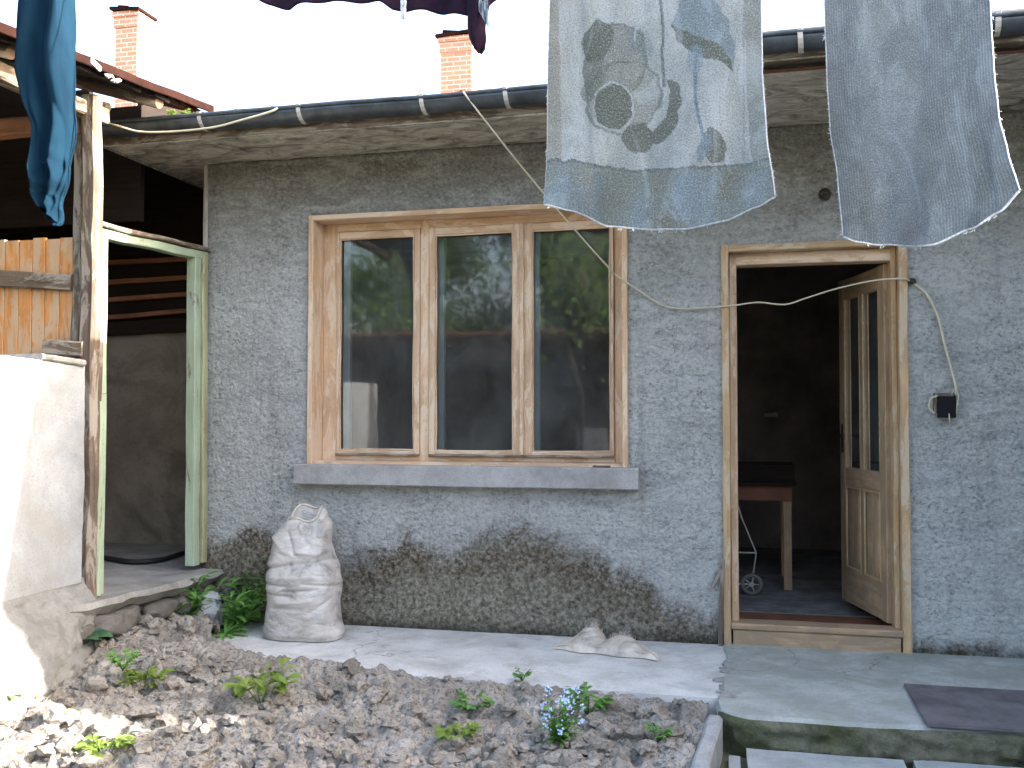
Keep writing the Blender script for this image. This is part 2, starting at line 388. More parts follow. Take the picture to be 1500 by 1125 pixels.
M['towelblue'] = clothm('grey_blue_terry', lambda m: terry(m, None, (.335, .365, .395), True), .26)
def jersey(m):
    co = m.co('UV'); x = m.n('SeparateXYZ'); m.l(co, x.inputs[0])
    a = m.ramp(m.noise(m.co('UV', (30, 3, 1)), 1, 5, .7), [(.3, (.003, .015, .032)), (.7, (.008, .036, .066))])
    return a
M['jersey'] = clothm('teal_blue_jersey', jersey, .25)
M['darkcloth'] = clothm('dark_plum_cloth', lambda m: m.ramp(m.noise(m.co(), 9, 4, .6), [(.3, (.014, .007, .014)), (.7, (.028, .014, .030))]), .1)
M['stripecloth'] = clothm('blue_grey_lining', lambda m: m.ramp(m.noise(m.co('Object', (60, 60, 12)), 1, 4, .6), [(.42, (.06, .08, .10)), (.55, (.45, .52, .60))]), .3)
M['hem'] = clothm('white_hem', lambda m: m.ramp(m.noise(m.co(), 120, 3, .7), [(.3, (.45, .5, .55)), (.6, (.85, .87, .9))]), .5)
def sackm(name, c):
    m = MT(name, .42, .45); co = m.co('UV', (260, 260, 1)); ck = m.noise(co, 1, 2, .5)
    a = m.ramp(m.noise(m.co('Object', (1, 1, 1.8)), 6, 6, .7, .8), [(.33, scl(c, .50)), (.48, c), (.66, scl(c, 1.3))])
    a = m.mix(m.ramp(m.noise(m.co(), 4, 6, .7), [(.52, 0.0), (.68, .4)]), a, (.30, .23, .15))
    m.col(a); b = m.bump(ck, .25, .003); v = m.noise(m.co('Object', (1, 1, 2.2)), 7, 3, .5, 1.2); f = m.math('ABSOLUTE', m.math('SUBTRACT', v, .5)); m.bump(f, .22, .08, b); return m.m
M['sack'] = sackm('woven_plastic_sack', (.43, .41, .385)); M['sack2'] = sackm('beige_woven_sack', (.50, .44, .37))
def glassm():
    m = MT('window_glass', .03, .5); nt = m.nt; tr = m.n('BsdfTransparent'); gl = m.n('BsdfGlossy'); gl.inputs['Roughness'].default_value = .035
    tr.inputs[0].default_value = (.90, .93, .92, 1)
    bp = m.n('Bump'); bp.inputs['Strength'].default_value = .06; bp.inputs['Distance'].default_value = .02
    m.l(m.noise(m.co(), 2.4, 2, .5), bp.inputs['Height']); m.l(bp.outputs[0], gl.inputs['Normal'])
    fr = m.n('Fresnel'); fr.inputs[0].default_value = 1.5
    k = m.math('MULTIPLY', fr.outputs[0], 2.4); mx = m.n('MixShader'); m.l(k, mx.inputs[0]); m.l(tr.outputs[0], mx.inputs[1]); m.l(gl.outputs[0], mx.inputs[2])
    # thin film of dust
    df = m.n('BsdfDiffuse'); df.inputs[0].default_value = (.5, .52, .5, 1); mx2 = m.n('MixShader')
    m.l(m.ramp(m.noise(m.co(), 3, 6, .7), [(.35, .035), (.75, .13)]), mx2.inputs[0]); m.l(mx.outputs[0], mx2.inputs[1]); m.l(df.outputs[0], mx2.inputs[2])
    m.l(mx2.outputs[0], nt.nodes['Material Output'].inputs[0]); return m.m
M['glass'] = glassm()

# ================================================================== THE GROUND
bm = B(); s = 300
f = bm.faces.new([bm.verts.new(p) for p in ((-s, -s, -.16), (s, -s, -.16), (s, s, -.16), (-s, s, -.16))])
struct('ground', bm, M['groundfar'])

PATH_FRONT = [on_z(*p) for p in ((175, 942), (230, 946), (330, 951), (420, 968), (520, 981), (640, 991), (750, 1001), (900, 1011), (1052, 1022))]
def front_y(x):
    P = PATH_FRONT
    if x <= P[0].x: return P[0].y
    for a, b in zip(P, P[1:]):
        if x <= b.x: return a.y+(b.y-a.y)*(x-a.x)/(b.x-a.x)
    return P[-1].y
# concrete path: flat sheet with a broken front edge and real thickness
bm = B(); n = 90; x0, x1 = -2.98, -.13
top = []
for i in range(n+1):
    x = x0+(x1-x0)*i/n; fy = front_y(x)+.012*fbm((x*6, 0, 0))
    if x < -2.75: fy += .25*(1-(x-x0)/.23)**2
    top.append((x, fy))
va = [bm.verts.new((x, .02, .0)) for x, y in top]; vb = [bm.verts.new((x, y, -.004+.004*noise.noise(Vector((x*9, 0, 0))))) for x, y in top]
vc = [bm.verts.new((x, y-.006, -.15)) for x, y in top]
for i in range(n):
    bm.faces.new((va[i], vb[i], vb[i+1], va[i+1])); bm.faces.new((vb[i], vc[i], vc[i+1], vb[i+1]))
bm.faces.new((va[0], bm.verts.new((x0, .02, -.15)), vc[0], vb[0]))
struct('path', bm, M['path'])

# terrace by the door: rounded corner, worn irregular edge
def terrace_front(x):
    return -1.315+.05*sm(.2, 1.2, x)+.014*fbm((x*5, 3, 0))+(.09*(1-min(1, (x+.14)/.14))**2 if x < .0 else 0)
bm = B(); n = 160; xs = [-.14+2.74*i/n for i in range(n+1)]
rows = [[bm.verts.new((x-(0.06*noise.noise(Vector((0, yy*7, 3))) if i == 0 else 0), yy*(terrace_front(x))+.02*(1-yy), .012+.003*noise.noise(Vector((x*3, yy*4, 0)))-(.012 if yy > .99 else 0))) for i, x in enumerate(xs)] for yy in (0, .1, .2, .3, .4, .5, .6, .7, .8, .9, .98, 1.0)]
for a, b in zip(rows, rows[1:]):
    for i in range(n): bm.faces.new((a[i], b[i], b[i+1], a[i+1]))
# left broken flank
fl = [r[0] for r in rows]; lo_ = [bm.verts.new((v.co.x-.012, v.co.y, -.02)) for v in fl]
for i in range(len(fl)-1): bm.faces.new((fl[i], lo_[i], lo_[i+1], fl[i+1]))
struct('terrace', bm, M['terrace'])
bm = B()
def stepface(u, v):
    x = -.14+2.74*u; y = terrace_front(x)-.002
    return Vector((x-(.012 if u == 0 else 0), y+.020*v+(-.012+.026*fbm((x*11, v*4, 1)))*(1 if v > .12 else v*6), .0-.17*v))
grid(bm, 300, 10, stepface); struct('terrace_step', bm, M['stepface'], True)

# lower paving
bm = B()
def pav(x0, x1, y0, y1, z, sd):
    r = []
    for i in range(24):
        u = i/24
        if u < .25: x, y = x0+(x1-x0)*u*4, y0
        elif u < .5: x, y = x1, y0+(y1-y0)*(u-.25)*4
        elif u < .75: x, y = x1-(x1-x0)*(u-.5)*4, y1
        else: x, y = x0, y1-(y1-y0)*(u-.75)*4
        r.append((x+.02*noise.noise(Vector((x*4, y*4, sd))), y+.02*noise.noise(Vector((y*4, x*4, sd+5)))))
    t = [bm.verts.new((x, y, z)) for x, y in r]; bt = [bm.verts.new((x, y, z-.08)) for x, y in r]
    bm.faces.new(t)
    for i in range(24): bm.faces.new((t[i], bt[i], bt[(i+1) % 24], t[(i+1) % 24]))
pav(-.03, .56, -2.3, -1.335, -.108, 1); pav(.585, 1.35, -2.3, -1.30, -.114, 2); pav(1.38, 2.5, -2.3, -1.28, -.11, 3)
pav(-.05, .6, -3.3, -2.33, -.131, 4); pav(.63, 1.4, -3.3, -2.33, -.129, 5); pav(-.1, -.055, -2.2, -1.35, -.137, 7)
struct('paving', bm, concrete('grey_paving_concrete', (.36, .37, .355), (.2, .21, .18), .55, 1.5, None, .3))
# kerb between bed and paving
bm = B(); bar(bm, (-.165, -1.30, -.075), (-.235, -3.2, -.085), .062, .16, (0, 0, 1), .012, .006, seed=3)
struct('kerb', bm, concrete('kerb_concrete', (.34, .34, .33), (.18, .18, .16), .5, 2, None, .4))
# crumbled joint between path and terrace
bm = B()
for i in range(46):
    a = random.random(); p = on_z(1068+random.gauss(0, 9)+a*14, 1030-a*88, .0)
    r = random.uniform(.008, .034); blob(bm, (p.x, p.y, .002), r*1.5, r, r*.5, 1, .4, 3, i)
o = obj('rubble', bm, M['slab']); tag(o, None, None, None, 'stuff'); o['label'] = 'crumbs of broken concrete in the joint by the door'

# dug bed -------------------------------------------------------------
def bed_h(x, y):
    q = Vector((x, y, 0))
    d = noise.voronoi(q*8.5+Vector((noise.noise(q*6), noise.noise(q*6+Vector((9, 0, 0))), 0))*.9)[0]
    c1 = (.55-d[0])*.110*(.4+1.2*max(0, noise.noise(q*2.3+Vector((3, 3, 0)))+.35))
    d2 = noise.voronoi(q*23+Vector((noise.noise(q*15), noise.noise(q*15+Vector((9, 0, 0))), 0))*.7)[0]
    c2 = (.5-d2[0])*.048
    ef = sm(.0, .22, front_y(x)-y) if x > -2.9 else 1
    c1 *= .25+.75*ef; c2 *= .4+.6*ef
    h = -.048+.022*sm(.35, .05, front_y(x)-y)*(x > -2.9)+.03*fbm((x*1.4, y*1.4, 2))+c1+c2+.022*fbm((x*18, y*18, 5), 5)
    h += .10*sm(-2.5, -3.15, x)*sm(-2.6, -1.2, y)                 # earth heaped to the footing
    h += .035*sm(-1.5, -2.2, x)*sm(-1.7, -1.1, y)
    h -= .05*sm(-2.6, -2.4, -3.3 if y > -2.4 else y)*0
    e = min(1, max(0, (y+3.6)/.5)); h = -.19*(1-e)+h*e
    return h
bm = B(); nx, ny = 400, 340; X0, X1 = -3.7, -.20
def bedf(u, v):
    x = X0+(X1-X0)*u; t = v; back = (front_y(x)+.03) if x > -2.95 else -.10
    if -3.1 < x < -2.8: k = sm(-3.1, -2.8, x); back = -.10*(1-k)+(front_y(x)+.25*max(0, 1-(x-x0)/.23)**2+.03)*k
    y = -3.6+(back+3.6)*t; return Vector((x, y, bed_h(x, y)))
grid(bm, nx, ny, bedf); struct('soil', bm, M['soil'], True)
bm = B(); k = 0
while k < 3600:
    x = random.uniform(-3.25, -.27); y = random.uniform(-2.9, -.5)
    if y > front_y(x)-.03 and x > -2.9: continue
    r = .004+.042*random.random()**5.0
    if noise.noise(Vector((x*3, y*3, 7))) < -.25: continue
    blob(bm, (x, y, bed_h(x, y)+r*.25), r*random.uniform(.9, 1.6), r, r*random.uniform(.6, .9), 2 if r > .018 else 1, .38, 3.4, k, rot=random.random()*6); k += 1
o = obj('clods', bm, M['soil'], None, False); tag(o, 'loose clods of dry earth over the bed', None, None, 'stuff')

# ================================================================== HOUSE
WX0, WX1, WZ = -3.27, 3.25, 2.78
house = empty('house', (-.3, 0, 0), 'low roughcast house with orange wooden window and open door', 'house')
wl = on_y(455, 313, 0).x; wr = on_y(920, 500, 0).x; wt = on_y(690, 305, 0).z; wb = on_y(690, 683, 0).z
dl = on_y(1058, 600, 0).x; dr = on_y(1331, 600, 0).x; dt = on_y(1190, 355, 0).z
HOLES = [(wl+.02, wr-.02, wb+.0, wt-.02), (dl+.02, dr-.02, -.2, dt-.02)]
def cuts(vals, step):
    out = []
    for a, b in zip(vals, vals[1:]):
        m_ = max(1, round((b-a)/step)); out += [a+(b-a)*i/m_ for i in range(m_)]
    return out+[vals[-1]]
xs = cuts(sorted([WX0, HOLES[0][0], HOLES[0][1], HOLES[1][0], HOLES[1][1], WX1]), .02)
zs = cuts(sorted([-.15, HOLES[0][2], HOLES[0][3], HOLES[1][3], WZ]), .02)
def inh(x, z, e=1e-4): return any(a+e < x < b-e and c+e < z < d-e for a, b, c, d in HOLES)
bm = B(); V = {}
def wy(x, z):
    lim = min([max(a-x, x-b, c-z, z-d, 0) for a, b, c, d in HOLES]+[x-WX0])
    k = min(1, lim/.05); return -k*(.006+.010*fbm((x*2.2, z*3, 0), 3)+.006*fbm((x*21, z*21, 4), 3))
for i, x in enumerate(xs):
    for j, z in enumerate(zs): V[i, j] = None
def gv(i, j):
    if V[i, j] is None: V[i, j] = bm.verts.new((xs[i], wy(xs[i], zs[j]), zs[j]))
    return V[i, j]
for i in range(len(xs)-1):
    for j in range(len(zs)-1):
        if inh((xs[i]+xs[i+1])/2, (zs[j]+zs[j+1])/2): continue
        bm.faces.new((gv(i, j), gv(i+1, j), gv(i+1, j+1), gv(i, j+1)))
ed = [e for e in bm.edges if len(e.link_faces) == 1]
r = bmesh.ops.extrude_edge_only(bm, edges=ed)
for v in r['geom']:
    if isinstance(v, bmesh.types.BMVert): v.co.y = .32
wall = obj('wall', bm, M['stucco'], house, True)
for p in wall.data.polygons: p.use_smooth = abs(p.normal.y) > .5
# corner strip at left
bm = B(); box(bm, WX0-.02, WX0+.008, -.012, .05, .45, 2.775, .003, .002); obj('corner_strip', bm, M['strap'], house)
# room behind: back wall, side walls, ceiling, floor (one shell)
bm = B()
box(bm, -3.25, 2.6, 3.6, 3.7, -.1, 2.9); box(bm, -3.27, -3.15, .33, 3.59, -.1, 2.77); box(bm, 2.5, 2.6, .33, 3.59, -.1, 2.77)
box(bm, -3.14, 2.49, .34, 3.59, 2.70, 2.75)
obj('room_wall', bm, M['dark'], house)
bm = B(); box(bm, -.75, -.68, .33, 3.59, .05, 2.77); obj('partition', bm, M['dark'], house)
bm = B(); box(bm, -3.14, 2.49, .623, 3.59, -.02, .066); obj('room_floor', bm, M['floorgrey'], house)
bm = B(); box(bm, dl, dr, .06, .62, -.02, .062); obj('doorway_floor', bm, M['floorred'], house)
# concrete eave slab
XB = -.85
bm = B()
def slabpiece(x0, x1, y0, y1):
    nn = int((x1-x0)/.05)
    def fn(u, v):
        x = x0+(x1-x0)*u; y = y0+(y1-y0)*v; return Vector((x, y, WZ+.002+.010*fbm((x*2.2, y*9, 1))+.004*fbm((x*15, y*25, 1))))
    grid(bm, nn, 16, fn, smooth=True)
    for (xa, xb, ya, yb) in ((x0, x1, y0, y0), (x0, x0, y0, y1), (x1, x1, y0, y1)):
        bm.faces.new([bm.verts.new(p) for p in ((xa, ya, 2.765), (xb, yb, 2.765), (xb, yb, 2.90), (xa, ya, 2.90))])
    bm.faces.new([bm.verts.new(p) for p in ((x0, y0, 2.90), (x1, y0, 2.90), (x1, y1, 2.90), (x0, y1, 2.90))])
slabpiece(-3.62, XB, -.55, .95); slabpiece(XB, 7, -1.06, .95)
obj('eave_slab', bm, M['soffit'], house)
# roof with chimneys
roof_pitch = .25
bm = B()
def roofp(x0, x1, y0, y1, z0):
    def fn(u, v):
        x = x0+(x1-x0)*u; y = y0+(y1-y0)*v; return Vector((x, y, z0+(y-y0)*roof_pitch+.018*math.sin(x*2*math.pi/.22)))
    grid(bm, int((x1-x0)/.045), 10, fn); 
    def fb(u, v):
        x = x0+(x1-x0)*u; y = y0+(y1-y0)*v; return Vector((x, y, z0-.06+(y-y0)*roof_pitch))
    grid(bm, 4, 1, fb)
roofp(-3.62, XB, -.50, 9, 2.925); roofp(XB, 7, -1.02, 9, 2.80+.0); roofp(-9.5, -3.62, 1.2, 9, 3.35)
rf = obj('roof', bm, M['tiles'], house)
bm = B(); box(bm, -9.3, -3.63, 1.3, 9, -.1, 3.36); box(bm, -3.6, 6.9, 8.8, 9, -.1, 5.2); obj('rear_wall', bm, M['plasterold'], house)
def chimney(xp0, xp1, ytop, Z, ybot, lean, dz):
    a = EYE+ray(xp0, ytop)*Z; b = EYE+ray(xp1, ytop)*Z; wd = b.x-a.x+.02
    x0 = a.x; y0 = (a.y+b.y)/2; zt = a.z; zb = 2.9+(y0+.5)*roof_pitch-.2
    bm = B(); uv = uvl(bm)
    def course(e, z0, z1):
        c = [(x0-e, y0-e), (x0+wd+e, y0-e), (x0+wd+e, y0+dz+e), (x0-e, y0+dz+e)]
        lo = [bm.verts.new((p[0], p[1], z0)) for p in c]; hi = [bm.verts.new((p[0], p[1], z1)) for p in c]
        acc = 0
        for i in range(4):
            j = (i+1) % 4; L = math.dist(c[i], c[j]); f = bm.faces.new((lo[i], lo[j], hi[j], hi[i]))
            for lp, q in zip(f.loops, ((acc, z0), (acc+L, z0), (acc+L, z1), (acc, z1))): lp[uv].uv = q
            acc += L
        bm.faces.new(hi); bm.faces.new(lo[::-1])
    course(0, zb, zt-.24); course(.018, zt-.239, zt-.10); course(.034, zt-.099, zt-.031)
    for v in bm.verts: v.co += Vector((noise.noise(v.co*9), noise.noise(v.co*9+Vector((5, 0, 0))), 0))*.006
    ch = obj('chimney', bm, M['brick'], rf)
    return x0, y0, wd, zt
def cap(x0, y0, wd, zt, dz, tilt):
    bm = B(); e = .06
    for sgn in (0, 1):
        p0 = Vector((x0-e, y0+dz/2, zt-.012+.0)); 
    bar(bm, (x0+wd/2-.0, y0-e, zt-.005), (x0+wd/2, y0+dz+e, zt+.0), wd+2*e, .045, (tilt, 0, 1), .008, .006)
    bar(bm, (x0+wd*.3, y0+.02, zt+.045), (x0+wd*.3, y0+dz, zt+.05), wd*.5, .05, (.15, 0, 1), .01, .008, seed=4)
    obj('cap', bm, M['tinroof'], rf)
c1 = chimney(167, 202, 14, 13.2, 110, 0, .30); cap(*c1, .30, .10)
c2 = chimney(644, 690, 50, 13.2, 130, 0, .30); cap(*c2, .30, -.06)
for o in list(rf.children): pass

# gutters
def gutter(x0, x1, yc, zc, r, brs):
    bm = B()
    pts = []
    def fn(u, v):
        a = math.pi*(1.02+.98*v) if True else 0
        x = x0+(x1-x0)*u; return Vector((x, yc+math.cos(a)*r+.004*noise.noise(Vector((x*2, 0, 0))), zc+math.sin(a)*r+.007*fbm((x*1.6, v, 0))))
    grid(bm, int((x1-x0)/.06), 14, fn)
    tube(bm, [(x0+(x1-x0)*i/40, yc-r, zc+.005+.007*fbm(((x0+(x1-x0)*i/40)*1.6, 0, 0))) for i in range(41)], .009, 6)
    g = obj('gutter', bm, M['gutter'], house, True)
    sd = g.modifiers.new('thick', 'SOLIDIFY'); sd.thickness = .003
    for bx in brs:
        bm = B(); rr = r+.006
        P = [Vector((bx+.012*i/9, yc+math.cos(math.pi*(1+i/9))*rr, zc+math.sin(math.pi*(1+i/9))*rr)) for i in range(10)]
        P = [P[0]+Vector((0, .012, .022)), P[0]+Vector((0, -.004, .018))]+P
        for a, b in zip(P, P[1:]):
            t = (b-a).normalized(); bar(bm, a-t*.001, b+t*.001, .022, .004, Vector((1, 0, 0)).cross(t), .0006)
        obj('gutter_bracket', bm, M['strap'], g)
gy = -.60; gz = 2.865
gutter(-3.66, XB+.03, gy, gz, .062, [on_y(px_, py, gy-.06).x for px_, py in ((292, 185), (437, 165), (617, 150), (740, 143))])
gutter(XB-.02, 7, -1.115, 2.835, .055, [on_y(px_, py, -1.17).x for px_, py in ((1172, 60), (1462, 40))]+[-.5, 2.1])
# plaster fascia band under left gutter (rusty timber edge)
bm = B(); box(bm, -3.62, XB, -.562, -.551, 2.772, 2.86, .002, .003, 4); obj('fascia_board', bm, M['weathered'], house)
bm = B(); box(bm, XB, 7, -1.072, -1.061, 2.772, 2.85, .002, .003, 5); obj('fascia_board', bm, M['weathered'], house)

# ---------------- window
def T(p): return p
win = B()
cw = .030
# casing on the wall face
box(win, wl, wl+cw, -.030, .150, wb, wt, .003, .0012, 1)
box(win, wr-cw, wr, -.030, .150, wb, wt, .003, .0012, 2)
box(win, wl+cw, wr-cw, -.030, .150, wt-cw, wt, .003, .0012, 3)
box(win, wl+cw, wr-cw, -.010, .150, wb, wb+.022, .003, .0012, 4)
window = obj('window', win, M['winwood'], house)
FY = .125   # face of the fixed frame
def wx(px_, y=500): return on_y(px_, y, FY).x
zt_ = on_y(690, 334, FY).z; zb_ = on_y(690, 668, FY).z
g = [(498, 607), (638, 752), (780, 895)]
G = [(wx(a), wx(b)) for a, b in g]
bm = B(); ft = .055
box(bm, wl+cw, G[0][0]-.020, FY, FY+ft, wb+.022, wt-cw, .003, .001, 5)
box(bm, G[2][1]+.020, wr-cw, FY, FY+ft, wb+.022, wt-cw, .003, .001, 6)
m1 = (G[0][1]+G[1][0])/2; m2 = (G[1][1]+G[2][0])/2
box(bm, m1-.028, m1+.028, FY-.004, FY+ft, wb+.022, wt-cw, .003, .001, 7)
box(bm, G[0][0]-.019, m1-.0285, FY, FY+ft, zt_+.012, wt-cw, .003, .001, 8)
box(bm, m1+.0285, G[2][1]+.019, FY, FY+ft, zt_+.012, wt-cw, .003, .001, 9)
box(bm, G[0][0]-.019, m1-.0285, FY, FY+ft, wb+.0225, zb_, .003, .001, 10)
box(bm, m1+.0285, G[2][1]+.019, FY, FY+ft, wb+.0225, zb_, .003, .001, 11)
obj('frame', bm, M['winwood'], window)
GY = FY+.022
zg1 = on_y(690, 343, GY).z; zg0 = on_y(690, 661, GY).z
def sash(a, b, x0, x1, dy):
    bm = B(); y0, y1 = FY-.010+dy, FY+.040
    box(bm, x0, a, y0, y1, zb_+.002, zt_+.010, .003, .0015, a)
    box(bm, b, x1, y0, y1, zb_+.002, zt_+.010, .003, .0015, b)
    box(bm, a+.0005, b-.0005, y0+.001, y1, zg1, zt_+.010, .003, .0015, b+3)
    box(bm, a+.0005, b-.0005, y0+.001, y1, zb_+.002, zg0, .003, .0015, b+5)
    # putty / flaking bead
    for (q0, q1) in (((a+.004, y0+.012, zg0), (a+.004, y0+.012, zg1)), ((b-.004, y0+.012, zg0), (b-.004, y0+.012, zg1)), ((a, y0+.012, zg1-.004), (b, y0+.012, zg1-.004)), ((a, y0+.012, zg0+.004), (b, y0+.012, zg0+.004))):
        bar(bm, q0, q1, .009, .010, (0, 1, 0), .003, .003, seed=a)
    obj('sash', bm, M['sash'], window)
    bm = B(); bm.faces.new([bm.verts.new(p) for p in ((a-.003, GY, zg0-.003), (b+.003, GY, zg0-.003), (b+.003, GY, zg1+.003), (a-.003, GY, zg1+.003))])
    obj('glass_pane', bm, M['glass'], window)
    # drip bead at the bottom of sash
    bm = B(); box(bm, x0+.002, x1-.002, y0-.016, y0-.001, zb_-.004, zb_+.010, .003, .002, 12); obj('drip_rail', bm, M['weathered'], window)
sash(*G[0], G[0][0]-.017, m1-.030, 0)
sash(*G[1], m1+.030, m2-.001, -.004); sash(*G[2], m2+.001, G[2][1]+.017, -.004)
# cover strip between the two leaves
bm = B(); box(bm, m2-.014, m2+.010, FY-.030, FY-.0155, zb_+.012, zt_+.008, .003, .002, 13); obj('cover_strip', bm, M['sash'], window)
# inner frame painted bluish white
bm = B(); iy = .235
for (a, b) in G:
    box(bm, a-.028, a+.018, iy, iy+.04, zg0-.02, zg1+.02, .003); box(bm, b-.014, b+.032, iy, iy+.04, zg0-.02, zg1+.02, .003)
box(bm, G[0][0]-.02, G[2][1]+.02, iy+.004, iy+.036, zg1+.021, zg1+.07, .003); box(bm, G[0][0]-.02, G[2][1]+.02, iy+.004, iy+.036, zg0-.07, zg0-.021, .003)
obj('inner_frame', bm, M['whiteinner'], window)
# sill
sx0 = on_y(430, 700, -.09).x; sx1 = on_y(935, 700, -.09).x; s1 = on_y(690, 682, -.09).z; s0 = on_y(690, 714, -.09).z
bm = B(); box(bm, sx0, sx1, -.09, .118, s0, s1-.004, .006, .002, 14); obj('sill', bm, M['sill'], window)
bm = B(); q = on_y(884, 681, -.02); box(bm, q.x-.05, q.x+.045, -.085, -.06, s1-.004, s1+.008, .002); obj('latch_wedge', bm, M['weathered'], window)

# ---------------- door
DF = -.028
bm = B()
box(bm, dl, dl+.040, DF, .16, -.0, dt, .004, .0025, 20); box(bm, dr-.045, dr, DF, .16, -.0, dt, .004, .0025, 21)
box(bm, dl+.040, dr-.045, DF, .16, dt-.036, dt, .004, .0015, 22)
dfr = obj('door_frame', bm, M['casing'], house)
DY = .075
il = on_y(1080, 600, DY).x; ir = on_y(1306, 600, DY).x; it = on_y(1190, 386, DY).z; tz = on_y(1200, 916, DY-.05).z
bm = B(); box(bm, dl+.040, il, DY-.03, .158, .10, dt-.037, .004, .0025, 23); obj('jamb', bm, M['sash'], dfr)
bm = B(); box(bm, ir, dr-.045, DY-.03, .158, .10, dt-.037, .004, .002, 24); obj('jamb', bm, M['casing'], dfr)
bm = B(); box(bm, il, ir, DY-.028, .158, it, dt-.037, .004, .002, 25); obj('head', bm, M['sash'], dfr)
bm = B(); box(bm, dl+.041, dr-.046, -.035, .11, tz-.034, tz, .006, .003, 26); box(bm, dl+.05, dr-.055, -.028, .11, .0, tz-.035, .006, .004, 27); obj('threshold', bm, M['doorwood'], dfr)
# torn strips hanging at the foot of the left casing
bm = B()
bar(bm, (dl-.008, -.034, .46), (dl-.014, -.036, .0), .022, .010, (0, 1, 0), .002, .004, seed=5)
bar(bm, (dl-.008, -.036, .40), (dl-.055, -.04, .31), .022, .008, (0, 1, 0), .002, .003, seed=6); obj('loose_strip', bm, M['weathered'], dfr)
# leaf
hinge = Vector((ir-.004, .15, 0)); free = on_y(1238, 900, .84); free = Vector((free.x, .84, 0))
hz = (free-hinge).normalized(); LW = (free-hinge).length; nrm = Vector((hz.y, -hz.x, 0)); nrm = nrm if nrm.x < 0 else -nrm
lz0 = tz+.004; lz1 = it-.006; TH = .04
def LP(u, z, d=0): return hinge+hz*u+nrm*d+Vector((0, 0, z))
def lbar(bm, u0, u1, z0, z1, th=TH, d=0, mat=None, seed=0, bev=.004):
    if (z1-z0) > (u1-u0): bar(bm, LP((u0+u1)/2, z0, d), LP((u0+u1)/2, z1, d), u1-u0, th, nrm, bev, .0008, seed=seed)
    else: bar(bm, LP(u0, (z0+z1)/2, d), LP(u1, (z0+z1)/2, d), z1-z0, th, nrm, bev, .0008, seed=seed)
door = None
bm = B(); st = .088; zm0 = lz0+.98-.0; zm1 = zm0+.12
zm0 = on_y(1270, 715, .5).z; zm1 = on_y(1270, 688, .5).z; ztop = on_y(1270, 432, .5).z
lbar(bm, 0, st, lz0, lz1, seed=31); lbar(bm, LW-st, LW, lz0, lz1, seed=32)
lbar(bm, st, LW-st, lz1-.12, lz1, TH-.002, seed=33); lbar(bm, st, LW-st, lz0, lz0+.20, TH-.002, seed=34)
lbar(bm, st, LW-st, zm0, zm1, TH-.002, seed=35); mu = LW/2
lbar(bm, mu-.024, mu+.024, zm1, lz1-.12, TH-.004, seed=36); lbar(bm, mu-.024, mu+.024, lz0+.20, zm0, TH-.004, seed=37)
door = obj('door', bm, M['doorwood'], house)
for (a, b) in ((st, mu-.024), (mu+.024, LW-st)):
    bm = B(); bm.faces.new([bm.verts.new(LP(*p)) for p in ((a, zm1), (b, zm1), (b, lz1-.12), (a, lz1-.12))]); obj('glass_pane', bm, M['glass'], door)
    bm = B()
    for e, dd in ((.004, .010), ):
        lbar(bm, a, a+.008, zm1, lz1-.12, .01, TH/2-.006, bev=.003); lbar(bm, b-.008, b, zm1, lz1-.12, .01, TH/2-.006, bev=.003)
        lbar(bm, a, a+.016, lz0+.2, zm0, .012, TH/2-.004, bev=.004); lbar(bm, b-.016, b, lz0+.2, zm0, .012, TH/2-.004, bev=.004)
        lbar(bm, a+.016, b-.016, zm0-.016, zm0, .012, TH/2-.004, bev=.004); lbar(bm, a+.016, b-.016, lz0+.2, lz0+.216, .012, TH/2-.004, bev=.004)
    obj('moulding', bm, M['casing'], door)
    bm = B(); lbar(bm, a, b, lz0+.2, zm0, .014, 0); lbar(bm, a+.045, b-.045, lz0+.25, zm0-.05, .022, .004, bev=.008); obj('panel', bm, M['doorwood'], door)
bm = B(); hp = LP(LW-.05, lz0+.98, TH/2+.03); tube(bm, [LP(LW-.05, lz0+.98, TH/2), hp, hp-hz*.10], .008, 8); lbar(bm, LW-.065, LW-.035, lz0+.88, lz0+1.05, .004, TH/2+.002); obj('handle', bm, M['iron'], door)

# wall fittings
q = on_y(1208, 285, -.03)
o = empty('pipe_outlet', (q.x, -.02, q.z), 'small round dark pipe end in the wall above the open door', 'pipe outlet')
bm = B(); tube(bm, [(q.x, .02, q.z), (q.x, -.045, q.z)], .032, 20, False); tube(bm, [(q.x, -.045, q.z), (q.x, .01, q.z)], .024, 20, False)
obj('collar', bm, M['mortar'], o); bm = B(); tube(bm, [(q.x-.004, 0, q.z), (q.x-.004, -.038, q.z-.004)], .014, 14); obj('plug', bm, M['rubber'], o)
q = on_y(1385, 597, -.03)
sb = empty('switch_box', (q.x, 0, q.z), 'black electrical box hanging open on the wall right of the door', 'electrical box')
bm = B(); box(bm, q.x-.040, q.x+.048, -.05, -.024, q.z-.052, q.z+.058, .008); obj('cover', bm, M['black'], sb)
bm = B(); box(bm, q.x-.058, q.x+.045, -.023, 0, q.z-.03, q.z+.075, .006, .003, 3); obj('backing', bm, M['weathered'], sb)
bm = B(); tube(bm, spline([(q.x-.035, -.02, q.z+.06), (q.x-.068, -.03, q.z+.045), (q.x-.078, -.034, q.z+.0), (q.x-.055, -.03, q.z-.03)]), .006, 6)
tube(bm, spline([(q.x+.03, -.03, q.z+.07), (q.x+.045, -.045, q.z+.092), (q.x+.06, -.04, q.z+.06), (q.x+.052, -.035, q.z+.0), (q.x+.046, -.03, q.z-.05)]), .004, 6); obj('bent_wire', bm, M['cable'], sb)
bm = B(); tube(bm, [(q.x+.012, -.052, q.z-.03), (q.x+.016, -.054, q.z-.085)], .003, 6); obj('cut_wire', bm, M['cable'], sb)

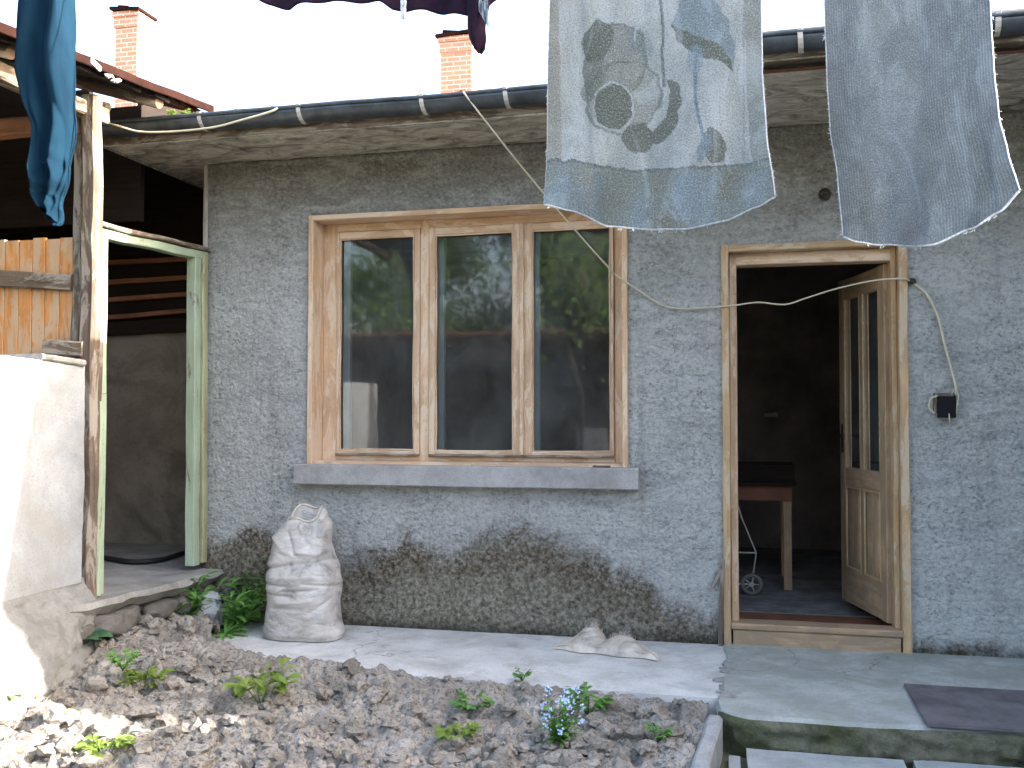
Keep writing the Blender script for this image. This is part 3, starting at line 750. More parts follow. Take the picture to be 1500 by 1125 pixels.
# cables
bm = B(); P = [on_y(1400, 578, -.035), on_y(1399, 562, -.04), on_y(1385, 510, -.035), on_y(1374, 465, -.03), on_y(1358, 432, -.03), on_y(1337, 413, -.035)]
tube(bm, spline(P), .0065, 6)
o = obj('cable', bm, M['cable']); tag(o, 'pale cable curving from the door corner down to the black box', 'cable')
bm = B(); P = [on_y(1334, 412, -.035), on_y(1322, 408, -.05), on_y(1280, 411, -.05), on_y(1225, 423, -.05), on_y(1180, 437, -.05), on_y(1150, 446, -.05), on_y(1110, 443, -.05), on_y(1078, 447, -.045), on_y(1040, 450, -.03), on_y(980, 450, -.025), on_y(935, 425, -.03), on_y(900, 401, -.06)]
tube(bm, spline(P), .0045, 6)
o = obj('cable', bm, M['cable']); tag(o, 'thin brownish cable sagging across the top of the open doorway', 'cable')
bm = B(); q = on_y(1336, 412, -.03); blob(bm, q, .02, .02, .016, 2, .3, 3, 2); o = obj('insulator', bm, M['iron']); tag(o, 'dark knob holding the cable at the right edge of the door frame', 'insulator')
bm = B(); a = on_y(678, 134, -.68); b = on_y(901, 402, -.06); P = []
for i in range(21):
    t = i/20; p = a.lerp(b, t); p.z -= .10*t*(1-t); P.append(p)
tube(bm, P, .0048, 6); o = obj('cable', bm, M['cable']); tag(o, 'taut cream cable slanting from the gutter down across the window', 'cable')
bm = B(); P = [on_y(145, 176, -.75), on_y(175, 185, -.73), on_y(205, 193, -.70), on_y(250, 193, -.69), on_y(310, 187, -.68), on_y(350, 177, -.68), on_y(395, 164, -.68), on_y(412, 155, -.66)]
tube(bm, spline(P), .006, 6); o = obj('cable', bm, M['cable']); tag(o, 'loose pale cable sagging in front of the gutter at the left', 'cable')

# inside: table with box, handcart wheel
tz0 = .066
tl = on_z(1153, 863, tz0); ttz = on_y(1120, 733, tl.y).z
tb = empty('table', (tl.x-.4, tl.y, tz0), 'wooden kitchen table standing in the dark room behind the door', 'table')
tx1 = tl.x+.035; tx0 = tx1-1.0; ty0 = tl.y-.035; ty1 = ty0+.65
for x, y in ((tx1-.03, ty0+.03), (tx0+.03, ty0+.03), (tx1-.03, ty1-.03), (tx0+.03, ty1-.03)):
    bm = B(); bar(bm, (x, y, tz0), (x, y, ttz-.002), .055, .055, (0, 1, 0), .004); obj('leg', bm, M['doorwood'], tb)
bm = B(); box(bm, tx0, tx1, ty0+.01, ty1-.01, ttz, ttz+.10, .003); obj('apron', bm, M['floorred'], tb)
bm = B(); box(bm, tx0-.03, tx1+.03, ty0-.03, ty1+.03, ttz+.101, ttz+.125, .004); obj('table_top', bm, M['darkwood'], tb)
bx = empty('crate', (tx0+.5, ty0+.3, ttz+.127), 'low dark wooden crate lying on the table indoors', 'crate')
bm = B()
for y in (ty0+.05, ty0+.5): box(bm, tx0+.3, tx1+.02, y, y+.015, ttz+.127, ttz+.24, .002)
for x in (tx0+.3, tx1+.005): box(bm, x, x+.015, ty0+.066, ty0+.499, ttz+.127, ttz+.24, .002)
obj('side', bm, M['darkwood'], bx); bm = B(); box(bm, tx0+.32, tx1, ty0+.07, ty0+.495, ttz+.128, ttz+.14, .001); obj('bottom', bm, M['darkwood'], bx)
wc = on_y(1101, 848, tl.y-.30); wc.z = tz0+.072
ca = empty('handcart', (wc.x, wc.y, tz0), 'small two wheeled handcart with thin bars in front of the indoor table', 'handcart')
for k in (0, 1):
    bm = B(); cx = wc+Vector((-.45*k, .0, 0))
    tube(bm, [cx+Vector((.058*math.cos(a/20*6.2832), 0, .058*math.sin(a/20*6.2832))) for a in range(21)], .013, 8, False); wh = obj('wheel', bm, plain('grey_tyre%d' % k, (.16, .155, .14), .8, .2), ca)
    bm = B(); tube(bm, [cx+Vector((0, -.02, 0)), cx+Vector((0, .02, 0))], .016, 12)
    for a in range(5): bar(bm, cx, cx+Vector((math.cos(a*1.257)*.05, 0, math.sin(a*1.257)*.05)), .006, .006, (0, 1, 0), .001)
    obj('hub', bm, M['strap'], wh)
bm = B(); tube(bm, [wc, wc+Vector((.03, .02, .2)), wc+Vector((-.06, .05, .42)), wc+Vector((-.12, .06, .62))], .006, 6)
tube(bm, [wc+Vector((-.45, 0, 0)), wc+Vector((-.42, .02, .2)), wc+Vector((-.36, .05, .42)), wc+Vector((-.32, .06, .62))], .006, 6)
tube(bm, [wc+Vector((.03, .02, .2)), wc+Vector((-.42, .02, .2))], .006, 6); tube(bm, [wc, wc+Vector((-.45, 0, 0))], .006, 6); obj('cart_frame', bm, M['strap'], ca)
q = on_y(1130, 607, 3.4)  # white glint deep in the room, put in as a small white block
bm = B(); box(bm, q.x-.06, q.x+.06, 3.56, 3.598, q.z-.025, q.z+.02, .01); o = obj('white_glint', bm, M['hem']); 
tag(o, 'tiny white block standing for a glint on the back wall of the dark room', 'glint')

# ================================================================== OUTHOUSE
OX = -3.27
out = empty('outhouse', (OX-.4, -.5, 0), 'ramshackle timber lean-to with pale green door frame and orange boards', 'outhouse')
FZ = .30
# post
pc = Vector((OX-.055, -1.105, 0))
bm = B(); bar(bm, (OX-.0, pc.y+.012, .30), (OX+.0, pc.y+.01, 2.86), .075, .085, (1, 0, 0), .012, .008, seed=41); obj('post', bm, M['weathered'], out)
# door frame
jl = on_x(148, 600, OX).y; jr = on_x(282, 600, OX).y
zt1 = on_x(150, 350, OX).z; zt2 = on_x(280, 376, OX).z
bm = B(); bar(bm, (OX-.01, jl-.018, .315), (OX-.01, jl-.012, 1.34), .055, .07, (1, 0, 0), .004, .003, seed=42)
bar(bm, (OX+.012, jl-.035, .31), (OX-.002, jl-.028, 1.34), .03, .05, (1, 0, 0), .01, .008, seed=49)
df = obj('door_frame', bm, M['greenpaint'], out)
bm = B(); bar(bm, (OX-.01, jl-.012, 1.342), (OX-.01, jl-.014, zt1+.02), .050, .066, (1, 0, 0), .004, .003, seed=48); obj('jamb', bm, M['greenpaint'], df)
bm = B(); bar(bm, (OX+.004, jl-.052, 1.30), (OX+.004, jl-.052, zt1-.02), .05, .05, (1, 0, 0), .01, .012, seed=43); obj('rotten_stud', bm, M['weathered'], df)
bm = B(); bar(bm, (OX-.012, jr+.030, .33), (OX-.012, jr+.020, zt2+.02), .065, .06, (1, 0, 0), .004, .003, seed=44); obj('jamb', bm, M['greenpaint'], df)
bm = B(); bar(bm, (OX+.010, jr+.10, .34), (OX+.006, jr+.085, zt2+.03), .055, .05, (1, 0, 0), .006, .004, seed=45); obj('architrave', bm, M['yellowpaint'], df)
bm = B(); bar(bm, (OX-.01, jl-.035, zt1+.026), (OX-.01, jr+.12, zt2+.026), .065, .048, (0, 0, 1), .004, .004, seed=46); obj('head', bm, M['greenpaint'], df)
bm = B(); bar(bm, (OX+.0, jl-.06, zt1+.068), (OX+.0, jr+.13, zt2+.066), .08, .026, (0, 0, 1), .006, .006, seed=47); obj('ledge', bm, M['weathered'], df)
# rear, side and back walls
bm = B(); box(bm, -5.6, OX-.02, .93, 1.05, FZ-.1, 1.86, .01); obj('back_wall', bm, M['plasterold'], out)
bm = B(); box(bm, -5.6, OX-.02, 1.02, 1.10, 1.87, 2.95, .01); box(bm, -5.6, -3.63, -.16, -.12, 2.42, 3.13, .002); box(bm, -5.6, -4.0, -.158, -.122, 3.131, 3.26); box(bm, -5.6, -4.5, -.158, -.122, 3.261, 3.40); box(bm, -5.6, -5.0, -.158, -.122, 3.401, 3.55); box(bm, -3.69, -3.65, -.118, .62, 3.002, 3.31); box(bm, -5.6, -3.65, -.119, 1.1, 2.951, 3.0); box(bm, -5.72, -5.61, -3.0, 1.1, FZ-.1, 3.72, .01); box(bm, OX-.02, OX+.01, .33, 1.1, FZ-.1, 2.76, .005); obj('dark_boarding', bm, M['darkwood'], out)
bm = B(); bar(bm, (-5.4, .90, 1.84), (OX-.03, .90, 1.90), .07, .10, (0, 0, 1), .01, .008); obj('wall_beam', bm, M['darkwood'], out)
for k, yy in enumerate((385, 414, 440, 466)):
    a = on_y(150, yy, .98); b = on_y(285, yy-6-2*k, .98); d = (b-a).normalized()
    bm = B(); bar(bm, a-d*.4, b+d*.25, .03, .035, (0, 0, 1), .004, .004, seed=k); obj('lath', bm, M['lath'], out)
# slab floor
def slabf(u, v): return None
bm = B(); E0 = Vector((-3.20, -1.42, 0)); E1 = Vector((-3.13, -.03, 0)); n = 60
edge = []
for i in range(n+1):
    t = i/n; p = E0.lerp(E1, t); p.x += .018*fbm((t*7, 2, 0))+.035*math.sin(t*3.1); p.z = FZ+.012*(1-t)+.006*noise.noise(Vector((t*9, 0, 0))); edge.append(p)
t_ = [bm.verts.new(p) for p in edge]; t0_ = [bm.verts.new((-3.26, p.y, FZ)) for p in edge]
m_ = [bm.verts.new(p+Vector((.018+.012*noise.noise(p*15), 0, -.03+.010*noise.noise(p*11)))) for p in edge]; b_ = [bm.verts.new(p+Vector((-.03, 0, -.075+.018*noise.noise(p*9)))) for p in edge]; bb = [bm.verts.new(p+Vector((-.12, 0, -.085))) for p in edge]
for i in range(n):
    for a, b in ((t0_, t_), (t_, m_), (m_, b_), (b_, bb)): bm.faces.new((a[i], b[i], b[i+1], a[i+1]))
bm.faces.new((t0_[0], bb[0], b_[0], m_[0], t_[0])); 
bm.faces.new([bm.verts.new(p) for p in ((-5.6, -3.0, FZ-.003), (-3.2605, -1.42+.3, FZ-.003), (-3.2605, .93, FZ-.003), (-5.6, .93, FZ-.003))])
obj('floor_slab', bm, M['slab'], out)
# hose on the floor
P = [on_z(120, 812, FZ+.016), on_z(160, 818, FZ+.016), on_z(195, 823, FZ+.016), on_z(235, 820, FZ+.016), on_z(262, 812, FZ+.016), on_z(290, 804, FZ+.016)]
bm = B(); tube(bm, spline(P), .016, 8); o = obj('hose', bm, M['rubber']); tag(o, 'black hose lying along the floor inside the outhouse', 'hose')
# orange boards facing the yard, left of the post
bm = B(); k = 0; xr = on_y(108, 430, -1.06).x; x = xr
bt = on_y(50, 351, -1.06).z
while x > -5.2:
    wdt = .082+.006*math.sin(k*2.1); box(bm, x-wdt+.003, x, -1.07, -1.048, 1.2, bt+.006*math.sin(k*4), .003, .001, k); x -= wdt; k += 1
obj('board_panel', bm, M['orangeboard'], out)
bm = B(); a = on_y(0, 408, -1.09); b = on_y(106, 414, -1.09); bar(bm, a+(a-b)*3, b, .030, .085, (0, 0, 1), .006, .004, seed=50); obj('batten', bm, M['weathered'], out)
bm = B(); a = on_y(65, 508, -1.13); b = on_y(122, 510, -1.13); bar(bm, a, b, .05, .08, (0, 0, 1), .008, .008, seed=52); obj('block', bm, M['weathered'], out)
bm = B(); box(bm, xr+.002, xr+.06, -1.085, -1.03, 1.3, 2.8, .008, .004, 53); obj('stud', bm, M['weathered'], out)
# roof
RE = -3.10; RZ = 2.935; pr = .30
def rz(y): return 2.93+.095*(y+1.44)
bm = B()
def orf(off):
    def fn(u, v):
        y = -3.0+2.78*u; x = RE-2.7*v; zz = rz(y)+(RE-x)*pr+off
        return Vector((x+.010*noise.noise(Vector((y*6, 0, 1))), y, zz+.012*math.sin(y*2*math.pi/.14)*(1 if off == 0 else 0)))
    return fn
grid(bm, 120, 12, orf(0)); 
orf_ = obj('roof', bm, M['tinroof'], out, True); sd = orf_.modifiers.new('t', 'SOLIDIFY'); sd.thickness = .012
bm = B(); y = -2.98; k = 0
while y < -.36:
    w_ = .13+.02*math.sin(k*3); xe = RE-.02-.03*abs(math.sin(k*5)) if y < -.36 else -3.70; zz = rz(min(y, -.2))-.035; bar(bm, (xe, y+w_/2, zz+(RE-xe)*pr), (RE-2.7, y+w_/2, zz+2.7*pr), w_-.01, .022, (0, 0, 1), .003, .003, seed=k); y += w_; k += 1
obj('sarking_board', bm, M['darkwood'], orf_)
# rolled tin edge strip
bm = B(); bar(bm, (RE+.008, -3.0, rz(-3)-.010), (RE+.006, -.24, rz(-.24)-.006), .012, .045, (0, 0, 1), .004, .004, seed=9); obj('edge_strip', bm, M['tinroof'], orf_)
bm = B(); random.seed(21)
for i in range(16):
    y = -2.6+i*.15+random.uniform(-.04, .04); bar(bm, (RE-.01, y, rz(y)+.012), (RE-.30, y+random.uniform(-.03, .03), rz(y)+.10+random.uniform(-.005, .015)), random.uniform(.09, .14), .014, (0, 0, 1), .003, .004, seed=i)
obj('broken_tile', bm, M['tiles'], orf_)
bm = B(); y = on_x(135, 88, RE).y; bar(bm, (RE+.015, y-.03, rz(y)-.002), (RE+.012, y+.05, rz(y)-.02), .02, .03, (0, 0, 1), .006, .006, seed=3); y = on_x(165, 118, RE).y
for i in range(5): blob(bm, (RE+.01, y-.05+.022*i, rz(y)-.05+.008*math.sin(i*2)), .012, .016, .012, 1, .4, 3, i)
obj('mortar_crumb', bm, M['palestone'], orf_)
# rafters: round logs whose ends show under the edge
for k, (px_, yy, l_, r_) in enumerate(((234, 150, .05, .036), (140, 106, .16, .030), (158, 158, .20, .026))):
    yv = on_x(px_, yy, RE-l_).y; q = on_x(px_, yy, RE-l_)
    bm = B(); tube(bm, [(q.x, yv, q.z-.0), (q.x-.6, yv, q.z+.6*pr), (q.x-2.2, yv-.02, q.z+2.2*pr-.01)], r_, 12, True, None, .006); obj('rafter', bm, M['logwood'], out)
for k, yv in enumerate((-1.75, -2.3, -2.9)):
    bm = B(); tube(bm, [(RE-.1, yv, RZ-.09), (RE-2.6, yv, RZ-.09+2.5*pr)], .034, 12, True, None, .006); obj('rafter', bm, M['logwood'], out)
bm = B(); bar(bm, (OX-.05, -3.0, 2.74), (OX-.05, -.95, 2.80), .09, .08, (0, 0, 1), .01, .01, seed=60); obj('wall_plate', bm, M['weathered'], out)
bm = B(); bar(bm, (OX-.08, -1.10, 2.72), (-5.6, -1.10, 2.74), .08, .09, (0, 0, 1), .01, .01, seed=61); obj('tie_beam', bm, M['lath'], out)
# stone footing beneath the slab
bm = B()
def foot(u, v):
    p = E0.lerp(E1, u); return Vector((p.x-.05+.05*v+.03*fbm((u*9, v*4, 0)), p.y+.0, FZ-.06-.36*v))
grid(bm, 60, 14, foot)
ftg = obj('footing', bm, M['stone'], out, True)
random.seed(5)
for i in range(11):
    t = (i % 6)/6+.08+random.uniform(-.04, .04); row = i//6; p = E0.lerp(E1, min(.97, t+.07*row))
    bm = B(); blob(bm, (p.x-.01, p.y, FZ-.135-.13*row), .06, random.uniform(.09, .13), random.uniform(.045, .065), 3, .28, 2.6, i); obj('stone', bm, M['stone'], ftg, True)

# whitewashed wall
WXF = -3.245
gw = empty('garden_wall', (WXF-.1, -2.2, 0), 'whitewashed plaster wall on a lumpy footing at the left edge', 'wall')
def gwz(y): return 1.475+.03*(-1.1-y)*.8+.010*fbm((y*4, 0, 0))
bm = B()
def gwf(u, v):
    y = -1.165-1.35*u; zt = gwz(y); z = .40+(zt-.40)*v
    return Vector((WXF+.010*fbm((y*3, z*3, 0))-.012*sm(.97, 1, v)*0, y, z))
grid(bm, 130, 60, gwf)
def gwt(u, v): y = -1.165-1.35*u; return Vector((WXF-.22*v+.010*fbm((y*3, gwz(y)*3, 0))*(1-v), y, gwz(y)+.012*math.sin(v*3.14)))
grid(bm, 130, 6, gwt)
def gwe(u, v): return Vector((WXF-.22*u, -1.165, .40+(gwz(-1.165)-.40)*v))
grid(bm, 6, 10, gwe)
bmesh.ops.remove_doubles(bm, verts=bm.verts, dist=.0005)
obj('plaster_face', bm, M['whitewash'], gw, True)
bm = B(); a = on_x(60, 533, WXF+.01); 
bar(bm, (WXF-.10, -1.18, gwz(-1.2)+.010), (WXF-.10, a.y, gwz(a.y)+.012), .235, .03, (0, 0, 1), .008, .006, seed=3); obj('coping', bm, M['slab'], gw)
bm = B()
def gff(u, v):
    y = -1.12-2.6*u; k = v; bul = .30*math.sin(min(1, k*1.15)*1.45)*(.45+.55*sm(.0, .22, u))
    z = .42-.50*k+.05*sm(0, .12, u)*0
    return Vector((WXF-.015+bul+.05*fbm((y*3, k*3, 1))*sm(0, .2, k)+.014*fbm((y*13, k*9, 3))*sm(0, .1, k), y, z+.03*fbm((y*4, k*2, 8))*sm(0, .3, k)))
grid(bm, 150, 50, gff); obj('footing', bm, concrete('lumpy_footing', (.24, .235, .22), (.13, .12, .10), .5, 1.6, None, .8), gw, True)
# loose stones
def stone(px_, py, z, rx, ry, rz, mat, label, seed, amp=.3, rot=0):
    q = on_z(px_, py, z); bm = B(); blob(bm, (0, 0, 0), rx, ry, rz, 3, amp, 2.4, seed, rot=rot)
    o = obj('stone', bm, M[mat], None, False); o.location = (q.x, q.y, z+rz*.8); tag(o, label, 'stone'); return o
stone(118, 868, FZ+.01, .055, .10, .032, 'stone', 'brown brick-like stone beside the foot of the outhouse post', 3)
stone(308, 915, .02, .075, .10, .10, 'palestone', 'pale upright stone among the weeds below the outhouse step', 5, .35, .6)
stone(205, 925, .03, .05, .05, .075, 'palestone', 'ribbed pale lump standing in the footing left of the weeds', 8, .3)
stone(288, 880, .10, .05, .07, .045, 'palestone', 'small pale stone under the right end of the outhouse step', 10, .3, .5)
stone(330, 885, .08, .035, .06, .03, 'stone', 'flat dark stone against the house corner behind the weeds', 11, .3, .9)

# ================================================================== SACKS
random.seed(11)
sc0 = on_z(446, 925, 0); sc0 = Vector((sc0.x+.045, -.36, 0))
prof = [(0, .212, .12), (.03, .218, .135), (.10, .205, .14), (.2, .196, .15), (.30, .200, .155), (.38, .198, .15), (.46, .176, .130), (.53, .160, .115), (.59, .158, .105), (.635, .125, .095), (.67, .105, .085)]
def pr_(z):
    for a, b in zip(prof, prof[1:]):
        if z <= b[0]: t = (z-a[0])/(b[0]-a[0]); t = t*t*(3-2*t); return a[1]+(b[1]-a[1])*t, a[2]+(b[2]-a[2])*t
    return prof[-1][1:]
CREASE = [(-1, .37, -.1, .40, -.022, .016), (-.1, .40, .95, .425, -.024, .017), (-.5, .335, .5, .345, .022, .03), (-.35, .60, .05, .46, -.016, .014), (.05, .46, .55, .52, .016, .018), (.55, .50, .15, .60, -.014, .014),
    (-.8, .55, -.25, .47, .014, .02), (.2, .47, .75, .46, .012, .014), (-.9, .30, -.2, .29, -.012, .010), (-.3, .26, .6, .275, -.012, .010), (-.75, .245, -.1, .235, -.013, .010), (-.4, .20, .45, .215, .016, .018), (.3, .31, .95, .29, -.010, .009), (-.6, .17, .2, .17, -.010, .010), (.45, .15, .9, .22, -.010, .012), (-.2, .05, .4, .13, .008, .02), (.75, .36, .98, .30, .010, .012), (-.15, .62, .02, .66, -.02, .014), (.1, .64, .3, .56, .014, .014)]
def ridged(p): return 1-abs(noise.noise(p))*2
def sackf(u, v):
    a = u*2*math.pi; 
    H = .67
    if v < .86:
        z = H*v/.86; inn = 1
    else:
        t = (v-.86)/.14; z = H-.20*t*.9; inn = 1-.18-.5*t*.4
    rx, ry = pr_(min(z, H)); 
    if v >= .86: rx, ry = (.105*inn, .085*inn)
    ca_, sa_ = math.cos(a), math.sin(a)
    sq = 1/((abs(ca_)**3+abs(sa_)**3)**(1/3)); k = 1
    fr = 1 if sa_ < .25 else 0; dsp = 0
    for (s0, z0, s1, z1, dep, wd) in CREASE:
        ex, ez = (s1-s0)*.2, z1-z0; px2, pz = (ca_-s0)*.2, z-z0; L2 = ex*ex+ez*ez; t = max(0, min(1, (px2*ex+pz*ez)/L2))
        dd = math.hypot(px2-ex*t, pz-ez*t); dsp += dep*math.exp(-(dd/wd)**1.4)*fr*(1-.3*abs(2*t-1))
    dsp += .008*noise.noise(Vector((ca_*2, sa_*2, z*9)))
    r = sq*k+dsp/.15; r += .10*sm(.10, .0, z)*max(0, ca_)**3
    xo = -.02*z/.69+.010*math.sin(z*9)+.006*sm(.5, .69, z); yo = .12*z
    zz = z+(.010*math.cos(a-.2)+.036*math.sin(a)+.016*math.sin(3*a+1))*sm(.50, .67, z)
    if v < .05: zz = 0.004+.0*z; 
    if z < .08 and v < .5: zz = z+.0+(.03*max(0, -ca_)**2)*0
    return Vector((sc0.x+rx*r*ca_+xo, sc0.y+ry*r*sa_+yo, zz+.003))
bm = B(); grid(bm, 150, 150, sackf, (1.2, .9), True, True)
q = [v for v in bm.verts if v.co.z < .0045]
o = empty('sack', sc0, 'full whitish woven sack standing open by the wall', 'sack')
obj('bag', bm, M['sack'], o, True)
bm = B(); ringp = [sackf(i/40, .86)+Vector((0, 0, .004)) for i in range(41)]; tube(bm, ringp, .007, 6, False); obj('rolled_rim', bm, M['sack2'], o)
bm = B()
def contents(u, v): a = u*6.2832; return Vector((sc0.x+.0+.07*v*math.cos(a), sc0.y+.08+.06*v*math.sin(a), .56+.012*noise.noise(Vector((math.cos(a)*v*6, math.sin(a)*v*6, 0)))))
grid(bm, 20, 5, contents, (1, 1), True, True); obj('contents', bm, M['soil'], o)

# empty sack on path
A = on_z(808, 951, 0); Bq = on_z(966, 968, 0); ux = (Bq-A).normalized(); vx = Vector((-ux.y, ux.x, 0)); L = (Bq-A).length
def flat(u, v, th=0):
    x = L*u; dep = .02+.24*(math.sin(math.pi*min(1, max(0, u*.98+.01)))**.7)*(1-.35*u)
    pk = .135*math.exp(-((u-.30)/.14)**2)*(v**.8)+.075*math.exp(-((u-.62)/.20)**2)*(.35+.65*v)
    pk *= math.sin(math.pi*min(1, .06+.94*v))**.45 if v < .999 else 0
    wr_ = .012*ridged(Vector((u*4, v*2, 1)))+.006*ridged(Vector((u*9, v*4+u*3, 7)))
    edgef = min(1, min(u, 1-u)*14)*min(1, min(v, 1-v)*9)
    valley = -.05*math.exp(-((u-.44)/.05)**2)*v
    z = .003+(pk+wr_*.8+valley+.012)*edgef
    return A+ux*x+vx*(dep*(v-.05)+.012*math.sin(u*17)*(v < .1))+Vector((0, 0, max(.003, z)))
o = empty('sack', (A+Bq)/2, 'empty beige sack lying crumpled on the pale path', 'sack')
bm = B(); grid(bm, 110, 44, flat, (.6, .3)); random.seed(3)
for i in range(150):
    u = random.choice([random.gauss(.30, .05), random.uniform(.42, .72), random.uniform(.45, .7)]); v = random.uniform(.6, .85); p = flat(min(.95, max(.05, u)), v)
    d = Vector((random.uniform(-.6, .6), random.uniform(-.4, .4), 1)).normalized()*random.uniform(.01, .032); tube(bm, [p-d*.2, p+d*.5, p+d+Vector((random.uniform(-.01, .01), 0, -.004))], .0011, 3, False)
obj('bag', bm, M['sack2'], o, True)
# metal plate on terrace
a = on_z(1334, 1006, .014); b = on_z(1346, 1064, .014); bm = B()
bar(bm, ((a.x+b.x)/2+.62, a.y+.0, .022), ((a.x+b.x)/2+.62, b.y, .022), 1.24, .012, (0, 0, 1), .002, .0015)
o = obj('cover_plate', bm, M['plate']); tag(o, 'dark brown metal cover plate lying on the terrace at right', 'metal plate')

# ================================================================== WASHING
LY = -2.10; LZ = 3.0
# washing line
bm = B(); P = []
for i in range(41):
    t = i/40; P.append((-3.2+6.45*t, LY, 3.03-.05*math.sin(math.pi*t)*1.0))
tube(bm, P, .003, 6); o = obj('washing_line', bm, M['cable']); tag(o, 'thin washing line strung above the yard, carrying towels and clothes', 'washing line')
def line_z(x): t = (x+3.2)/6.45; return 3.03-.05*math.sin(math.pi*t)
def pip(x, y, poly):
    c = False; n = len(poly)
    for i in range(n):
        x1_, y1_ = poly[i]; x2, y2 = poly[i-1]
        if (y1_ > y) != (y2 > y) and x < (x2-x1_)*(y-y1_)/(y2-y1_)+x1_: c = not c
    return c
def ell(x, y, cx, cy, rx, ry, a=0):
    c, s_ = math.cos(a), math.sin(a); dx, dy = x-cx, y-cy; return ((dx*c+dy*s_)/rx)**2+((-dx*s_+dy*c)/ry)**2
def interp(pts, t):
    for a, b in zip(pts, pts[1:]):
        if t <= b[0]: k = (t-a[0])/(b[0]-a[0]); k = k*k*(3-2*k)*.5+k*.5; return a[1]+(b[1]-a[1])*k
    return pts[-1][1]
# towels: sheets of cloth hung from the line, real size about .75 m wide
def towel(name, label, mat, left, right, bottom, fold, hemlabel, painter=None, nu=230, nv=260):
    """left/right: photo x against photo y; bottom: photo y against u; measured on the plane of the line"""
    ytop = -170
    root = None
    pxs = {}
    def px(u, v):
        yb = interp(bottom, u); y = ytop+(yb-ytop)*v
        xl = interp(left, y); xr_ = interp(right, y); return xl+(xr_-xl)*u, y
    def fn(u, v, off=0):
        x, y = px(u, v); p = on_y(x, y, LY); top = on_y(x, ytop, LY)
        # stretch the part above the picture up to the line
        zt = line_z(p.x); zc = on_y(x, 0, LY).z
        if y < 0: p.z = zc+(zt-zc)*(y/ytop)
        d = fold(u, v); return p+Vector((0, d+off, 0))
    bm = B(); lay = bm.verts.layers.float_color.new('print'); V = grid(bm, nu, nv, lambda u, v: fn(u, v), (.75, 1.15))
    if painter:
        for j in range(nv+1):
            for i in range(nu+1):
                x, y = px(i/nu, j/nv); c = painter(x, y, i/nu, j/nv); V[j][i][lay] = (*c, 1)
    o = obj(name, bm, mat, None, True); sd = o.modifiers.new('thick', 'SOLIDIFY'); sd.thickness = .003
    tag(o, label, 'towel')
    # hem (rolled light edge) and loose threads
    bm = B(); tube(bm, [fn(u/120, 1)+Vector((0, 0, -.001)) for u in range(121)], .0042, 5)
    tube(bm, [fn(0, v/80) for v in range(81)], .0034, 5); tube(bm, [fn(1, v/80) for v in range(81)], .0034, 5)
    random.seed(len(label))
    for i in range(70):
        s_ = random.choice((0, 1)); p = fn(s_, random.uniform(.3, 1)); k = random.uniform(.004, .012); d = Vector((-1 if s_ == 0 else 1, 0, random.uniform(-1, .6))).normalized()*k
        tube(bm, [p, p+d*.6+Vector((0, 0, .002)), p+d], .0012, 3, False)
    for i in range(14):
        p = fn(random.random(), 1); tube(bm, [p, p+Vector((random.uniform(-.005, .005), 0, -.008)), p+Vector((random.uniform(-.008, .008), 0, -.014))], .0012, 3, False)
    h = obj('hem', bm, M['hem'], o)
    return fn, o
LIGHT = (.52, .545, .555); TAN = (.36, .34, .30); OL = (.135, .145, .105); BL = (.27, .35, .43); BD = (.22, .235, .20); TEAL = (.17, .25, .31)
GR1 = (.22, .23, .20)
leaf = [(985, 40), (1000, 5), (1025, 0), (1050, 12), (1066, 40), (1078, 75), (1077, 118), (1060, 95), (1035, 80), (1010, 72)]
leafd = [(985, 38), (1000, 52), (1025, 62), (1048, 72), (1070, 92), (1077, 118), (1055, 100), (1030, 90), (1012, 82), (993, 62)]
